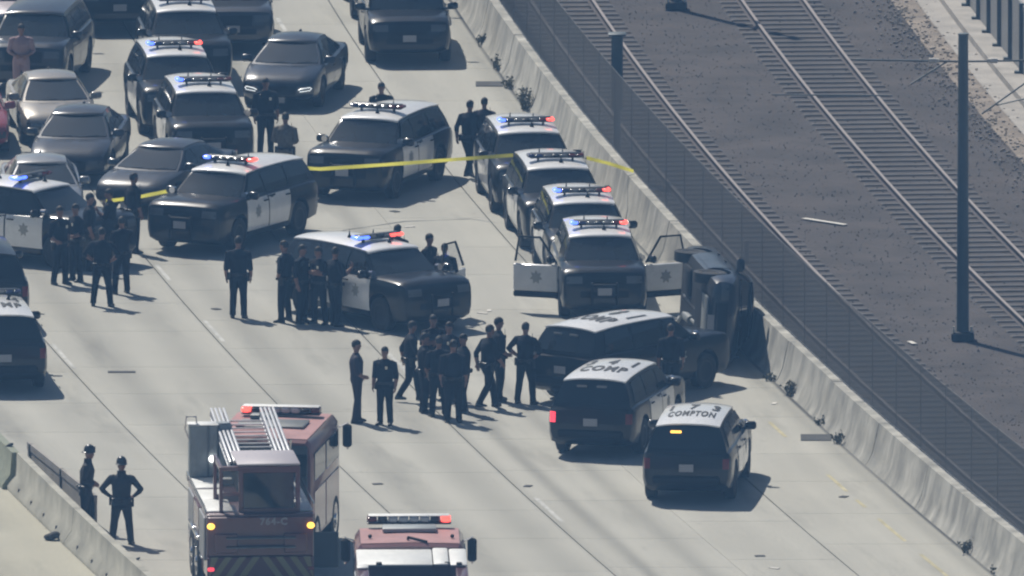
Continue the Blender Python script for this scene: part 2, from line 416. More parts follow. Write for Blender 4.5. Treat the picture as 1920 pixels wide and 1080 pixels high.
ocs_pole(at(1805, 634), 6.95, 'tall dark catenary pole between the two tracks with side arms')
ocs_pole(at(1268, 14), 7.2, 'catenary pole between the tracks at the top edge, only its foot showing', False)
# signal post behind the wall
p = at(1157, 330)
t = thing('signal_post', p, 0, 'dark trackside signal cabinet on a post behind the wall fence', 'signal')
mb = MB(); mb.tube([(0, 0, -.05), (0, 0, 1.6)], .09, 10); obj('post', mb.mesh('post', [M_POLE], 40), t)
mb = MB(); mb.box((0, 0, 2.45), (.27, .25, 1.75), ch=.03); obj('cabinet', mb.mesh('cabinet', [M_POLE], 40), t)
mb = MB(); mb.box((0, 0, 3.35), (.42, .36, .06), ch=.02); obj('cap', mb.mesh('cap', [M_POLE], 40), t)

# ------------------------------------------------------------------ vehicle materials
def paint(name, col, rough=.3, metal=0., coat=1.0):
    m = mat(name, col, rough, metal, coat, noise=.12, nscale=1.2); m.node_tree.nodes['Principled BSDF'].inputs['Coat Roughness'].default_value = .09; return m
P_BLACK = paint('black_paint', (0.007, 0.0075, 0.009), .3, coat=.55)
P_BLACK.node_tree.nodes['Principled BSDF'].inputs['Specular IOR Level'].default_value = .15
P_WHITE = mat('white_paint', (0.80, 0.80, 0.79), .4, coat=1.0, noise=.05); P_WHITE.node_tree.nodes['Principled BSDF'].inputs['Coat Roughness'].default_value = .10
P_GREY = paint('dark_grey_paint', (0.030, 0.031, 0.035), .3, .1, .7)
P_SILVER = paint('silver_paint', (0.27, 0.275, 0.28), .38, .5)
P_BEIGE = paint('beige_paint', (0.30, 0.275, 0.24), .4, .3)
P_BLUE = paint('dark_blue_paint', (0.010, 0.015, 0.025), .3, .0, .6)
P_RED = paint('dull_red_paint', (0.30, 0.05, 0.06), .4)
P_PINKW = paint('warm_white_paint', (0.66, 0.58, 0.6), .45)
M_GLASS = mat('dark_tinted_glass', (0.016, 0.019, 0.021), .06, spec=.6)
M_GLASS2 = mat('grey_windscreen_glass', (0.024, 0.029, 0.031), .03, spec=.8, noise=.2, nscale=1.5)
M_CLEAR = mat('door_glass', (0.2, 0.22, 0.22), .05, alpha=.25)
M_RUBBER = mat('tyre_rubber', (0.018, 0.018, 0.018), .85, noise=.2)
M_PLAST = mat('black_plastic', (0.009, 0.009, 0.010), .7, spec=.2)
M_STEEL = mat('wheel_steel', (0.035, 0.035, 0.037), .45, metal=.6)
M_CHROME = mat('chrome', (0.7, 0.7, 0.72), .15, metal=1.)
M_LAMP = mat('headlamp_lens', (0.10, 0.105, 0.11), .08, spec=.8)
M_TAIL = mat('tail_lens', (0.16, 0.012, 0.018), .2)
M_TAILON = mat('tail_lens_lit', (0.6, .03, .05), .3, emit=(1, .06, .09), estr=1.6)
M_PLATE = mat('licence_plate', (0.36, 0.37, 0.4), .5)
M_BLUEON = mat('blue_lens_lit', (.05, .1, .8), .3, emit=(.08, .16, 1.0), estr=3.2)
M_REDON = mat('red_lens_lit', (.8, .05, .05), .3, emit=(1.0, .10, .07), estr=2.6)
M_BLUEOFF = mat('blue_lens', (.02, .03, .10), .15)
M_REDOFF = mat('red_lens', (.12, .02, .02), .15)
M_CLRL = mat('clear_lens', (.16, .165, .17), .15)
M_AMBON = mat('amber_lens_lit', (.9, .5, .05), .3, emit=(1.0, .55, .08), estr=2.6)
M_BAR = mat('light_bar_housing', (.02, .021, .023), .3)
M_TXT = mat('black_lettering', (.012, .012, .012), .7)
M_STAR = mat('grey_door_star', (.34, .34, .31), .6)

F_DRL = mat('running_light_lit', (1, 1, 1), .3, emit=(.95, 1, 1), estr=.8)
SPECS = {
 'suv': dict(w=1.0, ax=(1.56, -1.47), wr=.375, ww=.25, sz=1.05,
   st=[(-2.53, .80, .44, .78), (-2.49, .92, .36, 1.03), (-2.38, .975, .28, 1.12), (-2.0, .995, .24, 1.15), (-1.0, 1.0, .22, 1.14), (0, 1.0, .22, 1.13), (1.0, 1.0, .22, 1.15), (1.3, .998, .22, 1.17), (1.8, .995, .22, 1.17), (2.2, .985, .23, 1.15), (2.38, .965, .25, 1.12), (2.47, .93, .28, 1.06), (2.52, .87, .32, .96), (2.54, .80, .36, .86)],
   gb=(-2.42, 1.30, .91, 1.11), gt=(-2.16, .66, .70, 1.66), crown=.10, wbow=.14, rbow=.05,
   doors=[(.12, 1.20), (-.98, .10)], dz=(.41, 1.09), arch=.455,
   wins=[((.16, 1.14), (.20, .66)), ((-.96, .10), (-.94, .14)), ((-2.06, -1.04), (-1.88, -1.04))], mir=(1.02, 1.0, 1.15)),
 'sedan': dict(w=.925, ax=(1.45, -1.38), wr=.335, ww=.22,
   st=[(-2.43, .70, .48, .78), (-2.38, .83, .38, .95), (-2.2, .89, .30, 1.0), (-1.7, .915, .25, 1.0), (-.8, .925, .22, .97), (0, .925, .21, .95), (.8, .925, .21, .95), (1.2, .92, .21, .95), (1.7, .90, .22, .89), (2.1, .87, .24, .80), (2.3, .82, .28, .72), (2.40, .72, .34, .62), (2.44, .60, .38, .54)],
   gb=(-1.82, 1.28, .83, .94), gt=(-.98, .28, .56, 1.385), crown=.07, wbow=.16, rbow=.10,
   doors=[(.05, 1.08), (-.95, .03)], dz=(.36, .90), arch=.405,
   wins=[((.08, 1.00), (.10, .32)), ((-.92, .04), (-.72, .06)), ((-1.45, -.98), (-.92, -.78))], mir=(.88, .90, .98)),
 'tall': dict(w=1.02, ax=(1.62, -1.5), wr=.395, ww=.27,
   st=[(-2.62, .86, .46, .80), (-2.58, .96, .38, 1.06), (-2.48, 1.0, .32, 1.14), (-2.0, 1.015, .30, 1.16), (-1.0, 1.02, .28, 1.16), (0, 1.02, .28, 1.16), (1.0, 1.02, .28, 1.17), (1.35, 1.015, .28, 1.19), (1.9, 1.0, .28, 1.17), (2.35, .98, .30, 1.13), (2.5, .94, .33, 1.06), (2.58, .88, .38, .92), (2.62, .78, .42, .78)],
   gb=(-2.52, 1.34, .93, 1.14), gt=(-2.36, .78, .73, 1.80), crown=.08, wbow=.12, rbow=.04,
   doors=[(.14, 1.24), (-.98, .12)], dz=(.46, 1.1), arch=.475,
   wins=[((.18, 1.16), (.22, .76)), ((-.96, .12), (-.94, .16)), ((-2.2, -1.04), (-2.12, -1.04))], mir=(1.04, 1.04, 1.2)),
}
def lerp(a, b, t): return a + (b - a) * t
def station(S, x):
    st = S['st']
    if x <= st[0][0]: return st[0][1:]
    for a, b in zip(st, st[1:]):
        if x <= b[0]:
            t = (x - a[0]) / (b[0] - a[0]); return tuple(lerp(a[k], b[k], t) for k in (1, 2, 3))
    return st[-1][1:]
def half(S, x):
    w, zb, zt = station(S, x); h = zt - zb
    return [(0, zb), (.78 * w, zb), (.95 * w, zb + .07), (.995 * w, zb + .3 * h), (w, zb + .58 * h), (.985 * w, zt - .13), (.955 * w, zt - .05), (.88 * w, zt - .008), (.55 * w, zt + .012), (0, zt + .02)]
def side_y(S, x, z):
    P = half(S, x)
    for a, b in zip(P[2:7], P[3:8]):
        if a[1] <= z <= b[1]: return lerp(a[0], b[0], (z - a[1]) / max(1e-6, b[1] - a[1]))
    return P[6][0]
def gh_side(S, z):
    t = (z - S['gb'][3]) / (S['gt'][3] - S['gb'][3])
    return lerp(S['gb'][2], S['gt'][2], t) + .025 * math.sin(math.pi * max(0, min(1, t)))
def ws_x(S, u, t, rear=False):
    """u in -1..1 across, t in 0..1 up: x of the front / rear glass"""
    k = 0 if rear else 1; bow = S['rbow'] if rear else S['wbow']; sg = -1 if rear else 1
    return lerp(S['gb'][k], S['gt'][k], t) + sg * (bow * lerp(1, .55, t) * (1 - u * u) - .02 * abs(u) ** 3)
def zd(S, x, t):
    """how far the roof line has sunk at x"""
    x0, x1 = S['gt'][0], S['gt'][1]; q = min(1.1, abs((x - (x0 + x1) / 2 - .15) / ((x1 - x0) / 2)))
    return .045 * max(0, t) * q ** 2.6
def roof_z(S, x, y):
    x0, x1 = S['gt'][0], S['gt'][1]; xm = (x0 + x1) / 2; hl = (x1 - x0) / 2 + .05
    k = min(1.0, abs(y) / S['gt'][2]); q = min(1.0, abs((x - xm) / hl))
    return S['gt'][3] + S['crown'] * (1 - k ** 2.6) * (1 - .40 * q ** 3) - zd(S, x, 1)
CACHE = {}
def cached(key, fn):
    if key not in CACHE: CACHE[key] = fn()
    return CACHE[key]

def m_body(kind):
    S = SPECS[kind]; mb = MB(); xs = []
    st = S['st']
    for a, b in zip(st, st[1:]):
        n = max(1, int((b[0] - a[0]) / .16)); xs += [lerp(a[0], b[0], k / n) for k in range(n)]
    xs.append(st[-1][0])
    rings = []
    for x in xs:
        P = half(S, x); rings.append([(x, y, z) for y, z in P] + [(x, -y, z) for y, z in P[-2:0:-1]])
    mb.loft(rings)
    me = mb.mesh('body_raw', [P_BLACK, M_PLAST])
    o = obj('tmp', me)
    cut = MB()
    for ax in S['ax']:
        cut.lathe([(-1.4, S['arch']), (-.66, S['arch'])], 'y', 26, (ax, 0, S['wr'] + .02)); cut.lathe([(.66, S['arch']), (1.4, S['arch'])], 'y', 26, (ax, 0, S['wr'] + .02))
    co = obj('tmpc', cut.mesh('cut', [M_PLAST]))
    md = o.modifiers.new('b', 'BOOLEAN'); md.object = co; md.operation = 'DIFFERENCE'; md.solver = 'EXACT'
    dg = bpy.context.evaluated_depsgraph_get(); out = bpy.data.meshes.new_from_object(o.evaluated_get(dg))
    bpy.data.objects.remove(o); bpy.data.objects.remove(co)
    out.materials.clear(); out.materials.append(P_BLACK); out.materials.append(M_PLAST)
    for p in out.polygons:
        c = p.center; p.material_index = 0
        for ax in S['ax']:
            if math.hypot(c.x - ax, c.z - S['wr'] - .02) < S['arch'] - .004 and abs(c.y) > .5 and abs(p.normal.y) < .98 or (abs(abs(c.y) - .66) < .01 and abs(p.normal.y) > .95): p.material_index = 1
        if c.z < .31: p.material_index = 1
    out.shade_smooth(); out.set_sharp_from_angle(angle=R(28)); return out

def m_cabin(kind):
    S = SPECS[kind]; mb = MB(); rings = []
    for t in (-.06, .0, .35, .7, 1.0):
        z = lerp(S['gb'][3], S['gt'][3], t); hy = gh_side(S, z); ring = []
        tt = max(0, t)
        for k in range(9): u = -1 + 2 * k / 8; ring.append((ws_x(S, u, tt), u * hy * (.97 if abs(u) > .9 else 1), z))
        xf, xr = ws_x(S, 1, tt), ws_x(S, 1, tt, True)
        for k in range(1, 6): ring.append((lerp(xf, xr, k / 6), hy, z))
        for k in range(7): u = 1 - 2 * k / 6; ring.append((ws_x(S, u, tt, True), u * hy * (.97 if abs(u) > .9 else 1), z))
        for k in range(1, 6): ring.append((lerp(xr, xf, k / 6), -hy, z))
        rings.append([(a, b, c - zd(S, a, tt)) for a, b, c in ring])
    last = rings[-1]; cx = sum(p[0] for p in last) / len(last)
    for sc in (.95, .8, .5, .2):
        rings.append([(cx + (p[0] - cx) * sc, p[1] * sc, roof_z(S, cx + (p[0] - cx) * sc, p[1] * sc) - .014) for p in last])
    mb.loft(rings); return mb.mesh('cabin', [P_BLACK], 40)

def m_roof(kind):
    S = SPECS[kind]; mb = MB(); rows = []
    x0, x1, hy = S['gt'][0] - .02, S['gt'][1], S['gt'][2] + .005
    for i in range(15):
        v = i / 14; row = []
        for j in range(13):
            u = -1 + 2 * j / 12
            x = lerp(ws_x(S, u, 1, True) - .015, ws_x(S, u, 1) + .01, v); y = u * hy
            row.append((x, y, roof_z(S, x, y) + .012))
        rows.append(row)
    e = rows[-1]
    for ddx, ddz in ((.022, .004), (.045, .012), (.066, .024), (.084, .038)): rows.append([(p[0] + ddx, p[1], p[2] - ddz) for p in e])
    mb.quad_grid(rows)
    lo = [[(p[0], p[1], p[2] - .03) for p in r] for r in rows]
    mb.quad_grid([rows[0], lo[0]]); mb.quad_grid([rows[-1], lo[-1]]); mb.quad_grid([[r[0] for r in rows], [r[0] for r in lo]]); mb.quad_grid([[r[-1] for r in rows], [r[-1] for r in lo]])
    return mb.mesh('roof', [P_WHITE], 50)

def m_screen(kind, rear):
    S = SPECS[kind]; mb = MB(); rows = []; sg = -1 if rear else 1
    for i in range(6):
        t = lerp(.10, .93, i / 5); z = lerp(S['gb'][3], S['gt'][3], t); hy = gh_side(S, z)
        rows.append([(ws_x(S, u, t, rear) + sg * .012, u * hy, z + .008 - zd(S, ws_x(S, u, t, rear), t)) for u in [lerp(-.91, .91, k / 10) for k in range(11)]])
    mb.quad_grid(rows); return mb.mesh('screen', [M_GLASS2 if not rear else M_GLASS], 60)
def m_win(kind, i, s):
    S = SPECS[kind]; (b0, b1), (t0, t1) = S['wins'][i]; mb = MB(); rows = []
    for k in range(5):
        t = lerp(.10, .88, k / 4); z = lerp(S['gb'][3], S['gt'][3], t); y = gh_side(S, z) + .014
        rows.append([(lerp(lerp(b0, t0, k / 4), lerp(b1, t1, k / 4), j / 4), s * y, z - zd(S, lerp(lerp(b0, t0, k / 4), lerp(b1, t1, k / 4), j / 4), t)) for j in range(5)])
    mb.quad_grid(rows); return mb.mesh('window', [M_GLASS], 60)
def m_door(kind, i, s):
    S = SPECS[kind]; a, b = S['doors'][i]; mb = MB(); rows = []
    z0, z1 = S['dz']
    for k in range(7):
        z = lerp(z0, z1, k / 6); row = []
        for j in range(9):
            x = lerp(a + .012, b - .012, j / 8)
            if kind and i == 1 and z < .80: x = max(x, lerp(a + .012, a + .10, max(0, (.80 - z) / .3)))
            row.append((x, s * (side_y(S, x, z) + .010), z))
        rows.append(row)
    mb.quad_grid(rows)
    return mb.mesh('door', [P_WHITE], 50)
def m_handle(kind, i, s):
    S = SPECS[kind]; a = S['doors'][i][0]; z = S['dz'][1] - .09; x = a + .16; mb = MB()
    mb.box((x, s * (side_y(S, x, z) + .03), z), (.2, .035, .032), ch=.008); return mb.mesh('handle', [M_PLAST])
def m_tyre(kind):
    S = SPECS[kind]; r, w = S['wr'], S['ww'] / 2; mb = MB()
    mb.lathe([(-w * .8, r * .62), (-w, r * .74), (-w, r * .9), (-w * .85, r), (w * .85, r), (w, r * .9), (w, r * .74), (w * .8, r * .62)], 'y', 26); return mb.mesh('wheel', [M_RUBBER], 40)
def m_rim(kind):
    S = SPECS[kind]; r, w = S['wr'], S['ww'] / 2; mb = MB()
    mb.lathe([(w * .3, r * .2), (w * .55, r * .62), (w * .86, r * .64), (w * .86, r * .56), (w * .45, r * .5), (w * .6, r * .2), (w * .75, r * .15), (w * .75, .001)], 'y', 20)
    for k in range(5):
        a = 2 * math.pi * k / 5; M = Matrix.Rotation(-a, 3, 'Y'); mb.box(M @ Vector((r * .36, w * .62, 0)), (r * .42, .03, .075), M=M)
    return mb.mesh('rim', [M_STEEL], 40)
def m_mirror(kind, s):
    S = SPECS[kind]; x, y, z = S['mir']; mb = MB()
    mb.box((x, s * (y + .07), z + .04), (.12, .26, .17), ch=.04); mb.box((x + .01, s * (y - .07), z - .02), (.07, .14, .05)); return mb.mesh('mirror', [P_BLACK], 45)
def front_x(S, y, z):
    """x of the nose skin at (y, z), found by marching"""
    st = S['st']; x = st[-1][0]
    while x > 1.0:
        P = half(S, x); zb, zt = P[0][1], P[-1][1]
        if zb - .02 <= z <= zt and abs(y) <= (side_y(S, x, max(z, P[2][1])) if z > P[2][1] else P[2][0]): return x
        x -= .01
    return x
def rear_x(S, y, z):
    st = S['st']; x = st[0][0]
    while x < -1.0:
        P = half(S, x); zb, zt = P[0][1], P[-1][1]
        if zb - .02 <= z <= zt and abs(y) <= (side_y(S, x, max(z, P[2][1])) if z > P[2][1] else P[2][0]): return x
        x += .01
    return x
def skin_patch(S, y0, y1, z0, z1, rear, m, name, ny=5, nz=3, off=.012):
    mb = MB(); fx = rear_x if rear else front_x; sg = -1 if rear else 1
    rows = [[(fx(S, lerp(y0, y1, j / ny), lerp(z0, z1, i / nz)) + sg * off, lerp(y0, y1, j / ny), lerp(z0, z1, i / nz)) for j in range(ny + 1)] for i in range(nz + 1)]
    mb.quad_grid(rows)
    lo = [[(p[0] - sg * .05, p[1], p[2]) for p in r] for r in rows]
    mb.quad_grid([rows[0], lo[0]]); mb.quad_grid([rows[-1], lo[-1]]); mb.quad_grid([[r[0] for r in rows], [r[0] for r in lo]]); mb.quad_grid([[r[-1] for r in rows], [r[-1] for r in lo]])
    return mb.mesh(name, [m], 40)
def m_open_door(kind, s):
    S = SPECS[kind]; a, b = S['doors'][0]; L = b - a; mb = MB(); zt = S['gb'][3]
    mb.box((-L / 2, 0, .765), (L, .09, .59), 0, ch=.02); mb.box((-L / 2, 0, .40), (L, .085, .13), 1, ch=.02)
    lean = -.20 * s; top = S['gt'][3] - .04
    mb.tube([(-.04, 0, zt), (-.50, lean * .9, top), (-L + .06, lean, top), (-L + .04, 0, zt)], .028, 6, 1)
    return mb.mesh('door', [P_WHITE, M_PLAST], 40)
def m_open_pane(kind, s):
    S = SPECS[kind]; L = S['doors'][0][1] - S['doors'][0][0]; zt = S['gb'][3]; top = S['gt'][3] - .04; lean = -.2 * s; mb = MB()
    mb.quad_grid([[(-.06, 0, zt), (-L + .06, 0, zt)], [(-.50, lean * .9, top), (-L + .08, lean, top)]]); return mb.mesh('window', [M_CLEAR])
def m_opening(kind, s):
    S = SPECS[kind]; a, b = S['doors'][0]; mb = MB()
    rows = [[(lerp(a, b, j / 6), s * (side_y(S, lerp(a, b, j / 6), lerp(.42, 1.03, k / 3)) + .006), lerp(.42, 1.03, k / 3)) for j in range(7)] for k in range(4)]
    mb.quad_grid(rows); return mb.mesh('door_opening', [M_PLAST])
def m_text(body, size, y):
    cu = bpy.data.curves.new('t', 'FONT'); cu.body = body; cu.size = size; cu.align_x = 'CENTER'; cu.align_y = 'CENTER'; cu.space_character = 1.15; cu.resolution_u = 3; cu.offset = size * .035
    o = obj('tmp', cu); dg = bpy.context.evaluated_depsgraph_get(); me = bpy.data.meshes.new_from_object(o.evaluated_get(dg))
    bpy.data.objects.remove(o); me.materials.clear(); me.materials.append(M_TXT); return me
def roof_lettering(kind, txt, h, width, xc):
    S = SPECS[kind]; me = m_text(txt, 1.0, 0); xs = [v.co.x for v in me.vertices]; ys = [v.co.y for v in me.vertices]
    kx = width / (max(xs) - min(xs)); ky = h / (max(ys) - min(ys)); mx_, my_ = (max(xs) + min(xs)) / 2, (max(ys) + min(ys)) / 2
    for v in me.vertices:
        # letters read upright from behind the car: text right = car right, text up = forward
        x, y = xc + (v.co.y - my_) * ky, -(v.co.x - mx_) * kx
        v.co = (x, y, roof_z(S, x, y) + .022)
    return me
def m_star():
    mb = MB(); vs = []
    for k in range(14):
        r = .16 if k % 2 == 0 else .09; a = math.pi * k / 7 + math.pi / 2; vs.append((r * math.cos(a), r * math.sin(a)))
    o = 0; mb.v = [(x, 0, z) for x, z in vs] + [(x, .006, z) for x, z in vs]
    mb.f = [tuple(range(14)), tuple(range(14, 28))[::-1]] + [(k, (k + 1) % 14, 14 + (k + 1) % 14, 14 + k) for k in range(14)]; mb.m = [0] * 16
    return mb.mesh('star', [M_STAR])

def make_car(kind, name, px, py, theta, label, group=None, col=None, police=False, lit='', open_='', rows=None, scale=1.0, tail='', cat=None, doors_white=None, roofcol=None, bar=True, lamp='', drl=False):
    """theta: heading in degrees from straight towards the camera, + turns to the photo's right; 180 is straight away"""
    S = SPECS[kind]; p = at(px, py); col = col or P_BLACK
    a = R(theta) - math.pi / 2
    t = thing(name, p, a, label, cat or ('police car' if police else 'car'), group)
    t.scale = (scale, scale, scale * S.get('sz', 1.0))
    def add(nm, key, fn, m=None, par=None, **k):
        o = obj(nm, cached((kind,) + key, fn), par or t, **k)
        if m: setmat(o, m)
        return o
    add('body', ('body',), lambda: m_body(kind), col)
    add('cabin', ('cabin',), lambda: m_cabin(kind), col)
    add('roof', ('roof',), lambda: m_roof(kind), P_WHITE if police else (roofcol or col))
    add('windshield', ('ws',), lambda: m_screen(kind, False)); add('rear_window', ('rw',), lambda: m_screen(kind, True))
    dcol = P_WHITE if (police if doors_white is None else doors_white) else col
    for s, nm in ((1, 'L'), (-1, 'R')):
        for i in range(2):
            if i == 0 and nm in open_:
                add('door_opening', ('opening', s), lambda: m_opening(kind, s))
                h = add('door', ('odoor', s), lambda: m_open_door(kind, s), dcol, loc=(S['doors'][0][1], s * .985, 0), rot=(0, 0, -s * R(66)))
                add('window', ('opane', s), lambda: m_open_pane(kind, s), par=h)
                add('mirror', ('mirror', s), lambda: m_mirror(kind, s), col, par=h, loc=(-S['mir'][0] - .16, -s * .985, 0))
                if police: obj('star', cached(('star',), m_star), h, loc=(-.52, s * .05, .78))
                continue
            d = add('door', ('door', i, s), lambda: m_door(kind, i, s), dcol)
            add('handle', ('handle', i, s), lambda: m_handle(kind, i, s), par=d)
            if police and i == 0:
                xx = (S['doors'][0][0] + S['doors'][0][1]) / 2; obj('star', cached(('star',), m_star), d, loc=(xx, s * (side_y(S, xx, .8) + .014), .80))
            if i == 0: add('mirror', ('mirror', s), lambda: m_mirror(kind, s), col)
        for i in range(3):
            if i == 0 and nm in open_: continue
            add('window', ('win', i, s), lambda: m_win(kind, i, s))
        for ax in S['ax']:
            w = add('wheel', ('tyre',), lambda: m_tyre(kind), loc=(ax, s * (S['w'] - .135), S['wr']), rot=(0, 0, 0 if s > 0 else math.pi))
            add('rim', ('rim',), lambda: m_rim(kind), par=w)
        zt = station(S, 2.25)[2]
        add('headlight', ('head', s), lambda: skin_patch(S, s * .50 * S['w'], s * .86 * S['w'], zt - .30, zt - .14, False, M_LAMP, 'headlight'))
        z0 = .72 if kind != 'sedan' else .70
        add('tail_light', ('tail', s), lambda: skin_patch(S, s * .80 * S['w'], s * .94 * S['w'], z0 + .04, z0 + .26, True, M_TAIL, 'tail_light', off=.02), M_TAILON if nm in tail else M_TAIL)
    zt = station(S, 2.25)[2]
    add('grille', ('grille',), lambda: skin_patch(S, -.45 * S['w'], .45 * S['w'], zt - .40, zt - .15, False, M_PLAST, 'grille', 8, 3))
    add('lower_intake', ('intake',), lambda: skin_patch(S, -.55 * S['w'], .55 * S['w'], zt - .60, zt - .46, False, M_PLAST, 'lower_intake', 8, 2))
    xf = front_x(S, 0, zt - .44) + .03; xr = rear_x(S, 0, .62)
    def pl(): mb = MB(); mb.box((0, 0, 0), (.012, .32, .16), ch=.004); return mb.mesh('licence_plate', [M_PLATE])
    add('licence_plate', ('plate',), pl, loc=(xf + (.11 if police else 0), 0, zt - .46)); add('licence_plate', ('plate',), pl, loc=(rear_x(S, 0, .78) - .014, 0, .78))
    def rb(): mb = MB(); mb.box((S['st'][0][0] - .0, 0, .52), (.10, 1.5, .20), ch=.05); return mb.mesh('rear_bumper', [M_PLAST], 40)
    add('rear_bumper', ('rb',), rb)
    def wp():
        mb = MB()
        for y in (-.45, .15):
            pts = [(ws_x(S, (y + k * .11) / .8, .02 + .05 * k / 4) + .05, y + k * .11, S['gb'][3] + .05 + .03 * k / 4) for k in range(5)]; mb.tube(pts, .012, 5)
        return mb.mesh('wiper', [M_PLAST])
    add('wiper', ('wip',), wp)
    if drl:
        def dl(s):
            mb = MB(); yy = (.52, .60, .80, .84, .80, .56); zz = (-.225, -.19, -.165, -.195, -.235, -.26)
            pts = [(front_x(S, y * S['w'], zt + z) + .025, s * y * S['w'], zt + z) for y, z in zip(yy, zz)]; mb.tube(pts, .011, 6); return mb.mesh('running_light', [F_DRL], 40)
        for s in (-1, 1): add('running_light', ('drl', s), lambda: dl(s))
    if police:
        xb = .12; zr = roof_z(S, xb, 0) + .012
        if lamp:
            def rl(): mb = MB(); mb.box((0, 0, 0), (.03, .24, .05), ch=.01); return mb.mesh('rear_lamp', [M_CLRL], 40)
            for y in ((.25, -.2) if lamp == 'c' else (.25,)): add('rear_lamp', ('rl',), rl, M_AMBON if lamp == 'a' else M_CLRL, loc=(ws_x(S, 0, .80, True) - .04, y, lerp(S['gb'][3], S['gt'][3], .80) - .04))
        if bar:
            def lb(): mb = MB(); mb.box((0, 0, .03), (.22, 1.2, .03), ch=.01); mb.box((0, -.4, -.03), (.06, .05, .1)); mb.box((0, .4, -.03), (.06, .05, .1)); mb.box((0, 0, .115), (.2, 1.16, .02), ch=.008); return mb.mesh('light_bar', [M_BAR], 40)
            L = add('light_bar', ('lb',), lb, loc=(xb, 0, zr + .02))
            def lens(): mb = MB(); mb.box((0, 0, .072), (.27, .175, .07), ch=.02); return mb.mesh('lens', [M_CLRL], 40)
            # left of the photo is the car's right when it faces the camera: red to the driver's side
            for k in range(7):
                y = -.57 + k * .19
                if k in (2, 3, 4): m = M_CLRL if k != 3 else M_BAR
                elif k < 2: m = M_BLUEON if ('b' in lit and k == 0) or ('B' in lit) else M_BLUEOFF
                else: m = M_REDON if ('r' in lit and k == 6) or ('Q' in lit) else M_REDOFF
                add('lens', ('lens',), lens, m, par=L, loc=(0, y, 0))
        def pb():
            mb = MB()
            for y in (-.28, .28): mb.box((0, y, .66), (.06, .05, .52), ch=.012)
            mb.box((.0, 0, .86), (.05, .62, .06), ch=.012); mb.box((.0, 0, .62), (.05, .62, .08), ch=.012); return mb.mesh('push_bumper', [M_PLAST], 40)
        add('push_bumper', ('pb',), pb, loc=(xf + .07, 0, -.04))
        def an(): mb = MB(); mb.lathe([(0, .05), (.03, .045), (.06, .02), (.16, .006)], 'z', 8); return mb.mesh('antenna', [M_PLAST], 40)
        for (x, y) in ((-.35, .22), (-.55, -.3), (.45, .1)) if bar else (): add('antenna', ('ant',), an, loc=(x, y, roof_z(S, x, y) + .01))
        def spt(): mb = MB(); mb.tube([(0, 0, 0), (.14, 0, 0)], [.06, .075], 10); return mb.mesh('spotlight', [M_CHROME], 40)
        for s in (-1, 1): add('spotlight', ('spot',), spt, loc=(1.12, s * .93, 1.22))
        if rows:
            for q in rows: obj('roof_lettering', roof_lettering(kind, *q), t)
    else:
        def hd():
            mb = MB(); mb.box((-.6, 0, 0), (.16, .05, .06), ch=.015); return mb.mesh('antenna', [M_PLAST], 40)
        add('antenna', ('fin',), hd, loc=(S['gt'][0] + .8, 0, roof_z(S, S['gt'][0] + .2, 0) + .03))
    return t

PG = 'black and white police cars stopped on the freeway'
CG = 'cars stopped in the upper left lanes'
T1 = lambda a, b: [('  '.join(a), .72, 1.1, -.42), (b, .58, 1.05, -1.30)]
pc = lambda *a, **k: make_car('suv', 'police_suv', *a, group=PG, police=True, **k)
pc(345, 146, 5, 'farthest police SUV of the left column, windshield facing, just above one with lit lights')
pc(326, 231, 6, 'police SUV with lit blue and red bar, middle of the left column', lit='br')
pc(381, 300, 6, 'police SUV at the front of the left column, blue lamp lit at one end', lit='b')
pc(712, 351, -19, 'police SUV alone in mid road, white doors showing, tape across its nose')
pc(985, 377, 6, 'rearmost police SUV of the four parked in line along the wall', lit='br')
pc(1040, 445, 6, 'second police SUV in the line along the wall, tape over its roof, light bar dark')
pc(1090, 511, 5, 'third police SUV in the line along the wall, tucked behind the one with open doors', lit='br')
pc(1122, 573, 3, 'police SUV with both white front doors wide open at the head of the wall line', lit='br', open_='LR')
pc(1180, 736, 142, 'police SUV seen from its back corner, roof lettering, beside the overturned vehicle', rows=T1('281', 'COMP'), bar=False, doors_white=False, lamp='c')
pc(1158, 829, 166, 'police SUV from behind with a lit red tail light on its left', rows=T1('341', 'COMP'), tail='L', bar=False, lamp='c')
pc(1308, 914, 174, 'nearest police SUV from behind, lettered white roof and amber rear lamp', rows=T1('173', 'COMPTON'), bar=False, lamp='a')
pc(437, 451, -27, 'police SUV turned left with sun glare on its windshield and a white door', lit='br')
pc(702, 599, 36, 'police SUV turned right across the lanes with the brightest lit light bar', lit='BQ', open_='L')
pc(50, 484, 54, 'police SUV cut by the left edge, white door behind a knot of officers', lit='B')
pc(-14, 708, 187, 'police SUV from behind at the left edge with lettered roof', rows=T1('274', 'COMP'), lit='')
make_car('suv', 'black_suv', -46, 592, 187, 'plain black SUV mostly hidden at the left edge, ahead of the lettered police SUV', CG, P_BLACK)
make_car('sedan', 'black_sedan', 553, 182, -9, 'black sedan with white loop headlight, standing alone near the top', CG, P_BLUE, scale=1.03, drl=True)
make_car('tall', 'dark_suv', 758, 96, 3, 'large dark SUV at the top of the open lane, bonnet facing', CG, P_BLACK)
make_car('tall', 'dark_suv', 728, 14, 4, 'dark SUV cut by the top edge, peeking out behind the large dark one', CG, P_BLACK)
make_car('sedan', 'beige_sedan', 97, 250, 6, 'pale beige sedan in the left lanes below the man in a pink shirt', CG, P_BEIGE)
make_car('sedan', 'grey_sedan', 150, 322, -6, 'dark grey car with bright grille badge in front of the beige sedan', CG, P_GREY, scale=1.05)
make_car('sedan', 'silver_sedan', 78, 409, 3, 'silver grey car near the left edge behind the police SUV', CG, P_SILVER)
make_car('sedan', 'dark_sedan', 312, 380, -22, 'dark grey sedan angled left with sun glints on bonnet and roof', CG, P_GREY)
